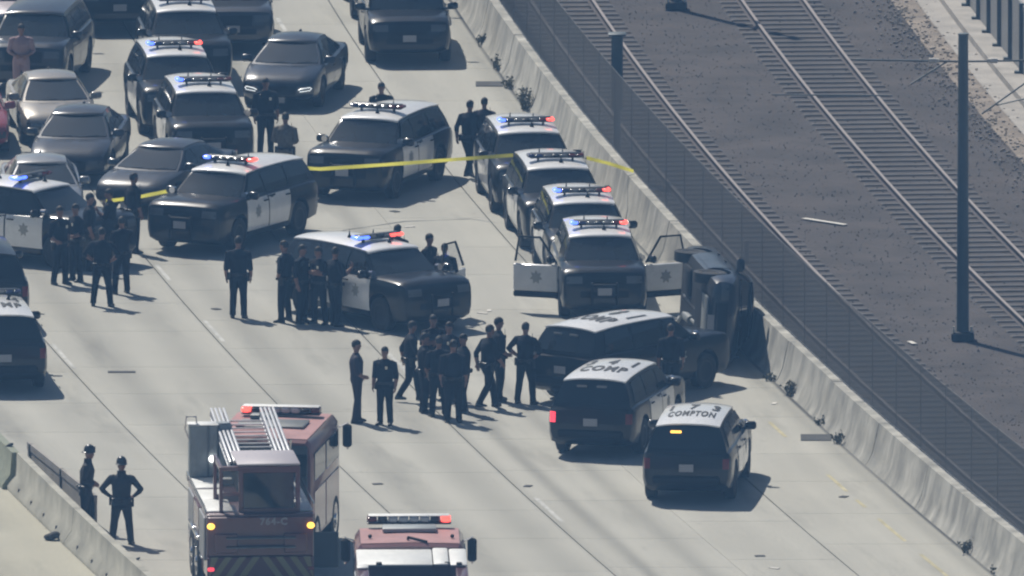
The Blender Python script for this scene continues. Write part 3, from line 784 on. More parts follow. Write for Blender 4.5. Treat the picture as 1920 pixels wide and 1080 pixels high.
make_car('suv', 'dark_suv', 74, 150, -8, 'big dark blue SUV at the upper left with a man standing in front', CG, P_BLUE)
make_car('tall', 'white_van', 58, 80, 2, 'pinkish white vehicle cut by the top left corner', CG, P_PINKW)
make_car('tall', 'dark_suv', 213, 38, 4, 'dark SUV at the top edge left of the police column', CG, P_BLACK)
make_car('tall', 'dark_suv', 428, 78, 3, 'dark slate SUV behind the right flank of the farthest police SUV', CG, P_GREY)
make_car('sedan', 'red_car', -62, 268, 4, 'dull red car just entering at the left edge', CG, P_RED)
# vehicle on its side against the wall
o = make_car('sedan', 'overturned_car', 1342, 660, 0, 'dark overturned vehicle lying on its side against the concrete wall', None, P_BLUE, cat='car', scale=1.13)
p = at(1342, 660); Yc = p.y
fwd = Vector((-fd(Yc) * .9, -1, 0)).normalized(); zax = Vector((-fwd.y, fwd.x, 0)); zax = (zax + Vector((0, 0, -.06))).normalized()
yax = zax.cross(fwd).normalized(); zax = fwd.cross(yax)
Mx = Matrix((fwd, yax, zax)).transposed().to_4x4()
Mx.translation = Vector((p.x, p.y, 1.05)) - zax * .79
o.matrix_world = Mx @ Matrix.Scale(1.13, 4)
def bits(name, m, fn): mb = MB(); fn(mb); return obj(name, mb.mesh(name, [m], 40), o)
for ax in SPECS['sedan']['ax']: bits('axle', M_STEEL, lambda mb: (mb.tube([(ax, -.75, .36), (ax, .75, .36)], .05, 8), mb.ell((ax, 0, .34), (.16, .2, .14), 10, 8)))
bits('exhaust', M_GALV, lambda mb: (mb.tube([(1.0, .25, .20), (-.9, .3, .19), (-1.9, .62, .24), (-2.5, .62, .34)], .04, 8), mb.tube([(-.5, .3, .19), (.2, .28, .19)], .09, 10)))
bits('drive_shaft', M_STEEL, lambda mb: mb.tube([(1.3, 0, .24), (-1.3, 0, .24)], .04, 8))
bits('fuel_tank', M_PLAST, lambda mb: mb.box((-.6, -.4, .20), (.9, .6, .12), ch=.04))
bits('skid_plate', M_GALV, lambda mb: mb.box((1.9, 0, .205), (.7, 1.0, .04), ch=.015))

# ------------------------------------------------------------------ people
C_NAVY = mat('navy_uniform', (0.008, 0.010, 0.017), .85, noise=.3, nscale=9, spec=.2)
C_NAVY2 = mat('dark_navy_trousers', (0.007, 0.009, 0.014), .85, noise=.3, nscale=9, spec=.2)
C_TAN = mat('olive_tan_shirt', (0.15, 0.13, 0.105), .85, noise=.3, nscale=14)
C_PINK = mat('pink_shirt', (0.34, 0.23, 0.24), .85, noise=.1)
C_PURP = mat('plum_grey_jacket', (0.020, 0.016, 0.030), .85, noise=.2)
C_TURN = mat('turnout_coat', (0.022, 0.022, 0.025), .85, noise=.25)
C_SKIN = mat('skin', (0.24, 0.125, 0.085), .6)
C_SKIN2 = mat('darker_skin', (0.11, 0.055, 0.038), .6)
C_SHOE = mat('black_boots', (0.012, 0.012, 0.012), .5)
C_HAIR = mat('dark_hair', (0.014, 0.011, 0.009), .7)
C_BELT = mat('duty_belt_leather', (0.010, 0.010, 0.011), .4)
C_HELM = mat('black_helmet', (0.02, 0.02, 0.021), .35)
C_BADGE = mat('bright_badge', (0.7, 0.68, 0.6), .3, metal=.6)
C_EYE = mat('eye', (.02, .02, .02), .3)

def ering(c, rx, ry, n=14, tilt=0):
    return [Vector((c[0] + rx * math.cos(2 * math.pi * k / n), c[1] + ry * math.sin(2 * math.pi * k / n), c[2])) for k in range(n)]
def person_shapes(P):
    """list of (MB, material index): 0 shirt 1 trousers 2 skin 3 boots"""
    b = P.get('bulk', 1.2); out = []
    lean = P.get('lean', 0.0); dx = lambda z: lean * max(0, z - .9)
    bs = min(b, 1.12); t = MB(); t.loft([ering((dx(z), 0, z), rx * (b if z < 1.36 else bs), ry * (b if z < 1.3 else bs)) for z, rx, ry in ((.78 if b > 1.21 else .86, .13 if b > 1.21 else .105, .175 if b > 1.21 else .15), (.86, .105, .15), (.95, .122, .168), (1.05, .115, .155), (1.18, .122, .165), (1.32, .132, .192), (1.41, .118, .198), (1.47, .085, .155), (1.52, .06, .085))]); out.append((t, 0))
    n = MB(); n.loft([ering((dx(z) + .008, 0, z), r, r) for z, r in ((1.46, .06), (1.53, .056), (1.62, .055))]); out.append((n, 2))
    hx = dx(1.68) + .018; yaw = Matrix.Rotation(R(P.get('look', 0)), 3, 'Z')
    h = MB(); h.ell((0, 0, 1.685), (.096, .075, .122), 16, 12); h.ell((.018, 0, 1.628), (.068, .054, .07), 12, 8)
    h.loft([[Vector(q) for q in ((.085, .012, z), (.085 + d, .006, z), (.085 + d, -.006, z), (.085, -.012, z))] for z, d in ((1.655, .03), (1.66, .034), (1.70, .012))])
    for s in (-1, 1): h.ell((-.005, s * .078, 1.675), (.022, .012, .032), 8, 6)
    h.v = [tuple(yaw @ Vector((v[0], v[1], v[2])) + Vector((hx, 0, 0))) for v in h.v]; out.append((h, 2))
    for s, key in ((1, 'L'), (-1, 'R')):
        kn, an = P['leg' + key]; hip = (0, s * .092, .90)
        l = MB(); mid = lambda a, c, k: tuple(lerp(a[i], c[i], k) for i in range(3))
        l.tube([(hip[0], hip[1], .97), hip, mid(hip, kn, .5), kn, mid(kn, an, .35), mid(kn, an, .8), (an[0], an[1], an[2] - .02)], [.085 * b, .098 * b, .083 * b, .066 * b, .066 * b, .058 * b, .062 * b], 12); out.append((l, 1))
        fa = R(P.get('toe', 12)) * s; fx = Vector((math.cos(fa), math.sin(fa), 0)); A = Vector(an)
        sh = MB(); g = A.z - .085
        sh.loft([[A + fx * d + Vector((-fx.y, fx.x, 0)) * (w * u) + Vector((0, 0, -A.z + g + zz)) for (u, zz) in ((-1, .0), (1, .0), (1, .35 * hh), (.6, hh), (-.6, hh), (-1, .35 * hh))] for d, w, hh in ((-.085, .03, .05), (-.065, .042, .10), (.0, .042, .11), (.08, .047, .075), (.15, .046, .055), (.185, .03, .035))]); out.append((sh, 3))
        sh_, el, wr = (dx(1.43), s * .195 * bs, 1.42), P['arm' + key][0], P['arm' + key][1]
        a = MB(); a.tube([(sh_[0], s * .14, 1.445), sh_, mid(sh_, el, .5), el, mid(el, wr, .3)], [.055 * b, .066 * b, .056 * b, .05 * b, .05 * b], 10); out.append((a, 0))
        a = MB(); a.tube([mid(el, wr, .22), mid(el, wr, .45), wr], [.043 * b, .041 * b, .030 * b], 10); out.append((a, 0 if P.get('sleeves') else 2))
    return out
def hand_mesh(mb, wr, d, palm_n, s, curl):
    """palm, four unequal fingers and a thumb that leaves the side of the palm"""
    d = Vector(d).normalized(); nrm = Vector(palm_n); nrm = (nrm - d * nrm.dot(d)).normalized(); side = d.cross(nrm) * s; W = Vector(wr)
    F = Matrix((d, side, nrm)).transposed()
    pm = MB(); pm.box((0, 0, 0), (.095, .082, .030), ch=.010); pm.v = [tuple(F @ Vector(v) + W + d * .05) for v in pm.v]
    o = len(mb.v); mb.v += pm.v; mb.f += [tuple(o + k for k in q) for q in pm.f]; mb.m += [2] * len(pm.f)
    for k, L in enumerate((.070, .080, .074, .058)):
        b0 = W + d * .092 + side * (.031 - .0205 * k); c = R(curl * (1 + .12 * k)); pts = [b0]; dirn = d
        for j in range(3):
            ang = c * (j + 1) / 2; dirn = (d * math.cos(ang) + nrm * math.sin(ang)); pts.append(pts[-1] + dirn * L * (.42, .33, .25)[j])
        mb.tube(pts, [.0095, .009, .0085, .007], 6, 2)
    b0 = W + d * .022 + side * .038; td = (d * .6 + side * .75 + nrm * .3).normalized(); b1 = b0 + td * .036; b2 = b1 + (d * .85 + side * .2 + nrm * .5).normalized() * .032
    mb.tube([b0 - td * .01, b1, b2], [.012, .0105, .008], 6, 2)
def build_pose(P):
    shp = person_shapes(P); allm = MB(); src = []
    for mb, mi in shp:
        o = len(allm.v); allm.v += mb.v; allm.f += [tuple(o + k for k in q) for q in mb.f]; allm.m += [mi] * len(mb.f)
    me = allm.mesh('p', [C_NAVY, C_NAVY2, C_SKIN, C_SHOE])
    from mathutils.bvhtree import BVHTree
    trees = []
    for mi in range(4):
        fs = [q for q, k in zip(allm.f, allm.m) if k == mi]
        trees.append(BVHTree.FromPolygons(allm.v, fs))
    o = obj('tmp', me); md = o.modifiers.new('r', 'REMESH'); md.mode = 'VOXEL'; md.voxel_size = .0135
    sm = o.modifiers.new('s', 'SMOOTH'); sm.factor = .5; sm.iterations = 3
    dg = bpy.context.evaluated_depsgraph_get(); out = bpy.data.meshes.new_from_object(o.evaluated_get(dg)); bpy.data.objects.remove(o)
    bm = bmesh.new(); bm.from_mesh(out)
    for fa in bm.faces:
        c = fa.calc_center_median(); best = min(range(4), key=lambda k: trees[k].find_nearest(c)[3]); fa.material_index = best
        fa.smooth = True
    hm = MB()
    for s, key in ((1, 'L'), (-1, 'R')):
        el, wr = Vector(P['arm' + key][0]), Vector(P['arm' + key][1])
        pn = P.get('palm' + key, (0, -s, 0)); hand_mesh(hm, wr - (wr - el).normalized() * .015, wr - el if 'hand' + key not in P else P['hand' + key], pn, s if key == 'L' else s, P.get('curl', 28))
    hx = P.get('lean', 0) * .78 + .018; yaw = Matrix.Rotation(R(P.get('look', 0)), 3, 'Z')
    for s in (-1, 1): hm.ell(yaw @ Vector((.087, s * .031, 1.690)) + Vector((hx, 0, 0)), (.010, .013, .008), 6, 4, 3)
    hm.ell(yaw @ Vector((.088, 0, 1.618)) + Vector((hx, 0, 0)), (.008, .024, .006), 6, 4, 2)
    hme = hm.mesh('h', []); bm.from_mesh(hme)
    out.materials.clear()
    for k in (C_NAVY, C_NAVY2, C_SKIN, C_SHOE): out.materials.append(k)
    bm.to_mesh(out); bm.free(); return out
SL = ((.02, .11, .50), (-.015, .125, .085)); SRr = ((.02, -.11, .50), (-.015, -.125, .085))
WIDE_L = ((.02, .155, .50), (-.01, .20, .085)); WIDE_R = ((.02, -.155, .50), (-.01, -.20, .085))
POSES = {
 'stand': dict(legL=SL, legR=SRr, armL=((-.03, .265, 1.14), (.05, .27, .90)), armR=((-.03, -.265, 1.14), (.05, -.27, .90))),
 'akimbo': dict(legL=WIDE_L, legR=WIDE_R, armL=((-.06, .40, 1.20), (.05, .22, 1.04)), armR=((-.06, -.40, 1.20), (.05, -.22, 1.04)), handL=(.5, -.5, -.3), handR=(.5, .5, -.3), curl=20),
 'belt': dict(legL=((.01, .13, .50), (-.02, .16, .085)), legR=((.02, -.12, .50), (.02, -.14, .085)), armL=((-.02, .29, 1.15), (.17, .12, 1.06)), armR=((-.02, -.29, 1.15), (.17, -.12, 1.06)), handL=(.25, -.9, -.1), handR=(.25, .9, -.1), palmL=(-1, 0, 0), palmR=(-1, 0, 0), look=14),
 'walk': dict(legL=((.17, .10, .53), (.24, .10, .09)), legR=((-.04, -.10, .50), (-.27, -.10, .14)), armL=((-.14, .25, 1.17), (-.10, .26, .92)), armR=((.09, -.25, 1.16), (.24, -.22, .98)), lean=.06),
 'crossed': dict(legL=WIDE_L, legR=((.03, -.12, .50), (.0, -.14, .085)), armL=((.05, .28, 1.19), (.17, .0, 1.20)), armR=((.05, -.28, 1.19), (.18, .02, 1.24)), handL=(.0, -1, .1), handR=(.0, 1, .1), palmL=(-1, 0, 0), palmR=(-1, 0, 0), look=-18),
 'gesture': dict(legL=((.05, .12, .50), (.06, .13, .085)), legR=((.0, -.12, .50), (-.06, -.15, .085)), armL=((.06, .27, 1.16), (.24, .24, 1.30)), armR=((.02, -.30, 1.18), (.20, -.36, 1.36)), handL=(.5, .0, .8), handR=(.2, -.1, 1), palmL=(0, -1, 0), palmR=(-1, 0, 0), look=20, curl=45),
 'pockets': dict(legL=((.03, .11, .50), (.04, .12, .085)), legR=((.01, -.12, .50), (-.06, -.15, .085)), armL=((-.08, .285, 1.15), (.06, .185, .99)), armR=((-.02, -.28, 1.14), (.12, -.21, 1.02)), handL=(.3, -.3, -.8), handR=(.9, .2, -.2), lean=-.03, look=-10),
 'turnout': dict(legL=WIDE_L, legR=WIDE_R, armL=((-.06, .43, 1.19), (.04, .26, 1.03)), armR=((-.06, -.43, 1.19), (.04, -.26, 1.03)), handL=(.5, -.5, -.3), handR=(.5, .5, -.3), bulk=1.28, sleeves=1),
 'turnout_walk': dict(legL=((.10, .11, .51), (.08, .12, .09)), legR=((-.02, -.12, .50), (-.12, -.13, .10)), armL=((-.04, .30, 1.15), (.16, .25, 1.02)), armR=((-.02, -.30, 1.15), (.2, -.2, 1.05)), bulk=1.27, sleeves=1, lean=.08),
}
def m_hair(P):
    hx = P.get('lean', 0) * .78 + .018; mb = MB(); rings = []; n = 14
    for zz, sc, back in ((1.655, 1.0, 1), (1.69, 1.05, 1), (1.74, 1.04, 0), (1.785, .78, 0), (1.815, .30, 0)):
        ring = []
        for k in range(n):
            t = 2 * math.pi * k / n; x, y = math.cos(t), math.sin(t)
            q = sc
            if back and x > .15: q = sc * .80
            ring.append(Vector((x * .100 * q - .004, y * .082 * q, zz)))
        rings.append(ring)
    mb.loft(rings); yaw = Matrix.Rotation(R(P.get('look', 0)), 3, 'Z'); mb.v = [tuple(yaw @ Vector(v) + Vector((hx, 0, 0))) for v in mb.v]
    return mb.mesh('hair', [C_HAIR], 60)
def m_belt(P):
    b = P.get('bulk', 1.2); mb = MB()
    mb.loft([ering((P.get('lean', 0) * .08, 0, z), rx * b, ry * b) for z, rx, ry in ((.955, .130, .176), (.96, .136, .182), (1.0, .134, .178), (1.005, .128, .172))])
    for a, w, h in ((95, .09, .17), (-92, .06, .20), (135, .07, .08), (-135, .07, .09), (50, .05, .07), (-48, .05, .08), (175, .08, .07)):
        x, y = math.cos(R(a)) * .145 * b, math.sin(R(a)) * .190 * b; mb.box((x, y, .975 - (h - .07) / 2), (.045, w, h), M=Matrix.Rotation(R(a), 3, 'Z'), ch=.008)
    return mb.mesh('duty_belt', [C_BELT], 40)
def m_helmet(P):
    hx = P.get('lean', 0) * .78 + .018; mb = MB()
    mb.loft([[Vector((hx + math.cos(2 * math.pi * k / 16) * rx + off, math.sin(2 * math.pi * k / 16) * ry, z)) for k in range(16)] for z, rx, ry, off in ((1.72, .155, .125, -.02), (1.732, .158, .128, -.02), (1.745, .128, .115, 0), (1.81, .122, .11, 0), (1.865, .095, .085, 0), (1.90, .03, .03, 0))])
    mb.box((hx + .12, 0, 1.80), (.02, .09, .11), ch=.005); return mb.mesh('helmet', [C_HELM], 45)
PEOPLE = 'people standing among the police cars'
def make_person(px, py, th, pose, label, shirt=None, trs=None, h=1.0, skin=None, group=PEOPLE, helmet=False, belt=True, hat=False):
    P = POSES[pose]; p = at(px, py)
    t = obj('person', cached(('pose', pose), lambda: build_pose(P)), None, p, (0, 0, R(th) - math.pi / 2), (h, h, h))
    tag(t, label, 'person', group)
    if shirt: setmat(t, shirt, 0)
    if trs: setmat(t, trs, 1)
    if skin: setmat(t, skin, 2)
    if helmet:
        def cl(): mb = MB(); mb.loft([ering((P.get('lean', 0) * .6, 0, z), r, r * 1.1) for z, r in ((1.44, .115), (1.50, .092), (1.585, .085), (1.585, .07), (1.50, .07))]); return mb.mesh('collar', [C_TURN], 50)
        obj('collar', cached(('collar', pose), cl), t)
    if helmet: obj('helmet', cached(('helm', pose), lambda: m_helmet(P)), t)
    else: obj('hair', cached(('hair', pose), lambda: m_hair(P)), t)
    if belt and not helmet:
        bx_ = P.get('lean', 0) * .43
        def bd(): mb = MB(); mb.box((0, 0, 0), (.02, .06, .07), ch=.008); return mb.mesh('badge', [C_BADGE])
        def rd_(): mb = MB(); mb.box((0, 0, 0), (.04, .05, .09), ch=.01); mb.tube([(0, .015, .04), (0, .015, .16)], .006, 5); return mb.mesh('radio', [C_BELT])
        obj('badge', cached(('badge',), bd), t, (bx_ + .152, .085, 1.34)); obj('radio', cached(('radio',), rd_), t, (bx_ + .11, -.13, 1.40))
    if belt: obj('duty_belt', cached(('belt', pose), lambda: m_belt(P)), t)
    return t
mp = make_person
mp(879, 332, 150, 'walk', 'officer walking left of a pair beside the rearmost SUV on the wall line', h=1.0)
mp(908, 322, 165, 'stand', 'officer right of a walking pair, partly behind the rearmost wall SUV', shirt=C_PURP, h=.97)
mp(715, 297, 10, 'stand', 'person showing only head and shoulders over the lone mid road SUV roof', h=1.0)
mp(498, 293, 10, 'stand', 'officer in dark clothes in front of the black sedan near the top', h=1.03)
mp(535, 355, 160, 'belt', 'person in olive tan shirt behind the sun glared police SUV', shirt=C_TAN, trs=C_TAN, h=1.0)
mp(745, 571, 150, 'stand', 'officer with head bowed right above the brightest red roof lamp', h=1.02)
mp(806, 588, 60, 'pockets', 'officer behind the turned SUV bonnet, taller of the two by its open far door', h=1.02)
mp(834, 596, -20, 'belt', 'officer behind the turned SUV bonnet, shorter and nearest the open far door', h=.95)
mp(534, 603, -115, 'akimbo', 'officer with elbow out, leftmost at the back of the turned SUV', h=1.03)
mp(566, 606, 60, 'stand', 'officer second from left at the back of the turned SUV', h=1.0)
mp(598, 607, -40, 'crossed', 'officer third from left beside the back of the turned SUV', h=.98)
mp(628, 611, 130, 'gesture', 'officer nearest the white door of the turned SUV', h=1.0)
mp(447, 596, 175, 'stand', 'officer standing alone with back turned in the lane left of the turned SUV', h=1.04)
mp(191, 574, 170, 'akimbo', 'officer standing lowest of the left edge group, legs apart', h=1.0)
mp(229, 550, -150, 'crossed', 'officer at the right front of the left edge group', h=.98)
mp(113, 533, 40, 'pockets', 'officer at the left of the left edge group near the white door', h=1.0)
mp(143, 527, -60, 'belt', 'officer second from left in the left edge group', h=.99)
mp(250, 474, 120, 'stand', 'officer standing farthest back at the right of the left edge group', h=1.03)
mp(206, 500, -100, 'gesture', 'officer in the middle of the left edge group, mostly hidden', h=1.0)
mp(168, 508, 90, 'stand', 'officer deep inside the left edge group beside the police SUV nose', h=1.0)
mp(669, 792, 95, 'pockets', 'person in plum grey jacket, left of the pair standing in the open lane', shirt=C_PURP, trs=C_PURP, h=1.03, belt=False)
mp(722, 797, -20, 'stand', 'officer right of the pair standing in the open lane', h=.98)
mp(768, 752, 100, 'walk', 'officer at the left of the central huddle with one leg back', h=1.0)
mp(795, 774, 100, 'stand', 'officer in the front left of the central huddle', h=1.0)
mp(823, 781, -170, 'belt', 'officer in the front middle of the central huddle', h=1.0)
mp(850, 792, 175, 'stand', 'officer standing nearest of the central huddle, back turned', h=1.03)
mp(870, 773, -75, 'gesture', 'officer raising a hand at the right of the central huddle', h=.98)
mp(812, 744, 20, 'crossed', 'officer at the back of the central huddle in front of the turned SUV', h=1.03)
mp(842, 752, -40, 'pockets', 'officer hidden in the middle of the central huddle', h=.99)
mp(914, 765, 120, 'walk', 'officer nearer of the striding pair between the huddle and lettered SUV', h=1.04)
mp(936, 752, 105, 'pockets', 'officer farther of the striding pair between the huddle and lettered SUV', h=1.05)
mp(985, 757, 150, 'akimbo', 'officer standing right behind the tail of the lettered SUV by the overturned vehicle', h=1.02)
mp(1258, 757, 190, 'stand', 'officer at the side of the lettered SUV next to the overturned vehicle', h=1.0)
mp(161, 994, 85, 'turnout_walk', 'firefighter in dark gear and helmet behind the grey board at the barrier', shirt=C_TURN, trs=C_TURN, h=1.0, helmet=True, group='firefighters by the barrier')
mp(228, 1020, 175, 'turnout', 'firefighter in helmet with hands on hips, back turned, beside the barrier', shirt=C_TURN, trs=C_TURN, h=1.02, helmet=True, group='firefighters by the barrier')
mp(40, 186, 0, 'belt', 'man in pink shirt in front of the dark blue SUV at upper left', shirt=C_PINK, trs=C_PINK, h=1.0, belt=False)

# ------------------------------------------------------------------ left barrier
KR = [(-.30, 0), (-.30, .08), (-.13, .32), (-.085, .81), (.085, .81), (.13, .32), (.30, .08), (.30, 0)]
KC = -15.35
kl = ['concrete barrier segment at the bottom left corner edge of the frame', 'concrete barrier segment beside the firefighter with hands on hips', 'concrete barrier segment in front of the grey board', 'concrete barrier segment with green tinge at the left edge, farthest in view']
y = -55.0; ends = [-55, -46.6, -37.9, -29.95, -24.5]
for k in range(4):
    a, b_ = ends[k] + .02, ends[k + 1] - .02; c = KC + (.0 if k < 3 else -.10); mid = on(c, (a + b_) / 2)
    t = thing('concrete_barrier', mid, 0, kl[k], 'barrier', 'concrete barrier segments at the lower left')
    inv = Matrix.Translation(-mid)
    obj('block', extr([(c + q, z) for q, z in KR], a, b_, 5).xform(inv).mesh('barrier', [M_CONC if k < 3 else mat('greenish_concrete', (.24, .26, .2), .9, noise=.2)], 35), t)
    for q in (.18, .40, .62, .84):
        Y = lerp(a, b_, q); mb = MB(); mb.box(on(c - .235, Y, .15), (.04, .14, .10)); obj('lift_slot', mb.xform(inv).mesh('lift_slot', [M_TAR]), t)
# grey board propped behind the barrier
a, b_ = at(54, 892), at(180, 994); d = (b_ - a); L = d.length; ang = math.atan2(d.y, d.x)
t = thing('grey_board', a, ang, 'long grey board standing on edge behind the concrete barrier', 'board')
mb = MB(); mb.box((L / 2, 0, .38), (L, .05, .46)); obj('panel', mb.mesh('panel', [M_CONC2]), t)
mb = MB(); mb.box((L / 2, -.004, .68), (L, .07, .16)); obj('rail', mb.mesh('rail', [M_CONC2]), t)
mb = MB(); mb.box((L / 2, -.004, .08), (L, .07, .14)); obj('rail', mb.mesh('rail', [M_GALV]), t)
for q in (.04, .5, .96):
    mb = MB(); mb.box((L * q, -.01, .38), (.07, .1, .76)); obj('post', mb.mesh('post', [M_GALV]), t)
def sandbag(px, py, z, s, label):
    mb = MB(); mb.ell((0, 0, s * .42), (s, s * .75, s * .5), 10, 7); mb.v = [(x * (1 + .12 * math.sin(9 * y_)), y_, max(0, z_ + .03 * math.sin(14 * x))) for x, y_, z_ in mb.v]
    tag(obj('sandbag', mb.mesh('sandbag', [M_DARK], 60), None, at(px, py, z)), label, 'sandbag')
sandbag(98, 1012, 0, .19, 'dark lump lying at the foot of the concrete barrier')
sandbag(18, 838, .8, .09, 'small dark lump on top of the barrier at the left edge')
sandbag(258, 1050, 0, .06, 'tiny dark lump on the road right of the barrier')

# ------------------------------------------------------------------ weeds, debris
def weed(px, py, s, n, label):
    p = at(px, py); t = thing('weed_plant', p, 0, label, 'weed', 'weeds along the wall foot')
    mb = MB(); st = MB()
    for k in range(n):
        a = random.uniform(0, 6.28); l = s * random.uniform(.5, 1.0); tilt = random.uniform(.05, .75)
        d = Vector((math.cos(a) * math.sin(tilt), math.sin(a) * math.sin(tilt), math.cos(tilt))); b0 = Vector((random.uniform(-.1, .1), random.uniform(-.25, .25), 0))
        st.tube([b0, b0 + d * l * .6, b0 + d * l + Vector((0, 0, -.1 * l))], [.012, .009, .004], 4)
        for j in range(9):
            q = b0 + d * l * random.uniform(.25, 1.0); w = Vector((random.uniform(-1, 1), random.uniform(-1, 1), random.uniform(-.4, .8))).normalized() * random.uniform(.04, .10); u = w.cross(Vector((random.uniform(-1, 1), random.uniform(-1, 1), .3))).normalized() * .028
            o = len(mb.v); mb.v += [tuple(q), tuple(q + w * .5 + u), tuple(q + w), tuple(q + w * .5 - u)]; mb.f.append((o, o + 1, o + 2, o + 3)); mb.m.append(0)
    o = obj('leaves', mb.mesh('leaves', [M_WEED]), t); o['kind'] = 'stuff'; o = obj('stems', st.mesh('stems', [M_WEED]), t); o['kind'] = 'stuff'
for px, py, s, n, l in ((1480, 742, .42, 12, 'dark weed tuft at the wall foot just below the overturned vehicle'), (1541, 796, .2, 7, 'small round weed at the wall foot above the drain mark'), (1572, 832, .3, 9, 'low weed spreading beside the dark drain mark at the wall'), (1815, 1035, .40, 12, 'upright weed at the wall foot near the lower right corner'), (1866, 1072, .16, 6, 'tiny weed at the wall foot in the lower right corner'), (985, 205, .62, 22, 'bushy dry weed at the wall foot behind the rearmost wall SUV'), (932, 130, .38, 10, 'weed at the wall foot level with the upper drain mark'), (905, 85, .3, 8, 'highest weed at the wall foot near the top edge'), (953, 165, .3, 10, 'weed just above the bushy one at the upper wall foot'), (1188, 415, .55, 14, 'weed between the third wall SUV and the wall'), (1095, 330, .6, 12, 'tall weed between the second wall SUV and the wall'), (1264, 505, .35, 12, 'weed between the open right door and the wall'), (1445, 715, .22, 8, 'little weed at the wall foot by the overturned vehicle')):
    weed(px, py, s, n, l)
def flat(name, px, py, w, l, m, label, cat, z=.005, rz=0, h=.012):
    mb = MB(); mb.box((0, 0, h / 2), (w, l, h)); return tag(obj(name, mb.mesh(name, [m]), None, at(px, py) + Vector((0, 0, z)), (0, 0, rz)), label, cat)
flat('drain_grate', 918, 158, .66, .8, M_TAR, 'dark drain grate on the shoulder near the top of the wall', 'drain')
flat('drain_grate', 1530, 821, .68, .9, M_TAR, 'dark drain grate on the shoulder below the parked SUVs', 'drain')
flat('rubber_strip', 228, 698, .62, .22, M_DARK, 'dark rubber strip on the lane right of the left edge SUV', 'debris')
k = 0
for px, py, nm in ((1567, 585, 'white scrap of litter on the road between huddle and open doors'), (905, 588, 'white scrap of litter beside the nose of the turned SUV'), (768, 426, 'white scrap of litter above the turned SUV roof'), (1452, 757, 'white pebble of litter near the wall below the overturned vehicle'), (1452, 1066, 'white scrap of litter at the bottom edge')):
    if px == 1567: px, py = 917, 583
    flat('litter', px, py, .10, .25, M_PALE, nm, 'litter', rz=k); k += 1
for px, py, nm in ((708, 908, 'dark scrap in the lane above the second fire truck'), (990, 912, 'dark scrap in the lane right of the second fire truck'), (740, 397, 'dark scrap in front of the lone mid road SUV'), (1425, 1043, 'dark scrap in the lower right lane'), (1582, 932, 'dark scrap near the yellow edge line'), (405, 580, 'dark scrap beside the lone officer')):
    flat('litter', px, py, .16, .22, M_DARK, nm, 'litter', rz=k); k += 1
flat('white_board', 1546, 414, .15, 1.4, M_PALE, 'pale board lying on the ballast between the tracks', 'board', z=-.02, rz=.75)
mb = MB(); mb.box((0, 0, .2), (.09, .06, .56)); tag(obj('marker_post', mb.mesh('marker_post', [M_GALV]), None, at(1400, 490)), 'short pale marker post beside the nearer track', 'post')
flat('white_board', 1710, 641, .12, .4, M_PALE, 'small pale scrap on the ballast left of the catenary pole', 'board', z=-.02, rz=.3)

# ------------------------------------------------------------------ tape
M_TAPE = mat('yellow_tape', (.80, .76, .14), .5)
nn = M_TAPE.node_tree; tr = nn.nodes.new('ShaderNodeBsdfTranslucent'); tr.inputs[0].default_value = (.85, .8, .12, 1); ms = nn.nodes.new('ShaderNodeMixShader'); ms.inputs[0].default_value = .5
nn.links.new(nn.nodes['Principled BSDF'].outputs[0], ms.inputs[1]); nn.links.new(tr.outputs[0], ms.inputs[2]); nn.links.new(ms.outputs[0], nn.nodes['Material Output'].inputs[0])
def tape(pts, label):
    pts = [at(*q) for q in pts]; fine = []
    for a, b_ in zip(pts, pts[1:]):
        for k in range(8): fine.append(a.lerp(b_, k / 8))
    fine.append(pts[-1]); mb = MB(); rows = []
    for i, p in enumerate(fine):
        tw = .35 * math.sin(i * .7); w = Vector((0, math.sin(tw), math.cos(tw))) * .043; rows.append([p - w, p + w])
    mb.quad_grid(rows)
    tag(obj('caution_tape', mb.mesh('caution_tape', [M_TAPE], 60)), label, 'tape')
tape([(556, 314, 1.45), (600, 317, 1.3), (720, 309, 1.2), (840, 300, 1.25), (962, 291, 1.55)], 'yellow tape stretched across the road in front of the lone SUV')
tape([(1100, 296, 1.55), (1140, 306, 1.3), (1188, 321, 1.02)], 'yellow tape from the second wall SUV down to the wall top')
tape([(198, 377, 1.05), (226, 374, 1.05), (262, 369, 1.1), (322, 357, 1.15)], 'yellow tape between the left edge group and the sun glared SUV')

# ------------------------------------------------------------------ fire trucks
F_RED = mat('shaded_fire_red', (0.115, 0.030, 0.034), .35, coat=.8, noise=.15, nscale=1.5)  # truck red darkened: shade on the rear is put into the colour
F_CAB = mat('sheen_cab_red', (0.25, 0.11, 0.11), .35, coat=.8, noise=.12, nscale=1.5)  # same red lightened: sheen on the cab side is mixed into the colour
F_ROOF = mat('sunlit_red_roof', (0.40, 0.21, 0.20), .5, noise=.15, nscale=2)  # same red made paler: sun and haze on the roof are in the colour
F_WHITE = mat('white_deck_plate', (0.74, 0.75, 0.73), .45, noise=.08)
F_GREY = mat('grey_pedestal_plate', (0.30, 0.33, 0.34), .5, noise=.1)
F_ALU = mat('ladder_aluminium', (0.62, 0.63, 0.65), .4, metal=.5, noise=.1)
F_YEL = mat('chevron_yellow', (0.22, 0.21, 0.11), .5)
F_CHRED = mat('chevron_red', (0.10, 0.035, 0.035), .5)
F_LIT = mat('work_lamp_lit', (1, 1, .95), .3, emit=(1, 1, .96), estr=4)
F_LENS = mat('bright_clear_lens', (.55, .56, .57), .2)
F_HOSE = mat('hose_bed_dark', (0.02, 0.025, 0.028), .8)
F_WTXT = mat('pale_lettering', (0.34, 0.34, 0.36), .6)
def part(name, parent, m, *boxes, ch=.02, smooth=40, label=None):
    mb = MB()
    for c, d in boxes: mb.box(c, d, ch=ch)
    return obj(name, mb.mesh(name, [m], smooth), parent, label=label)
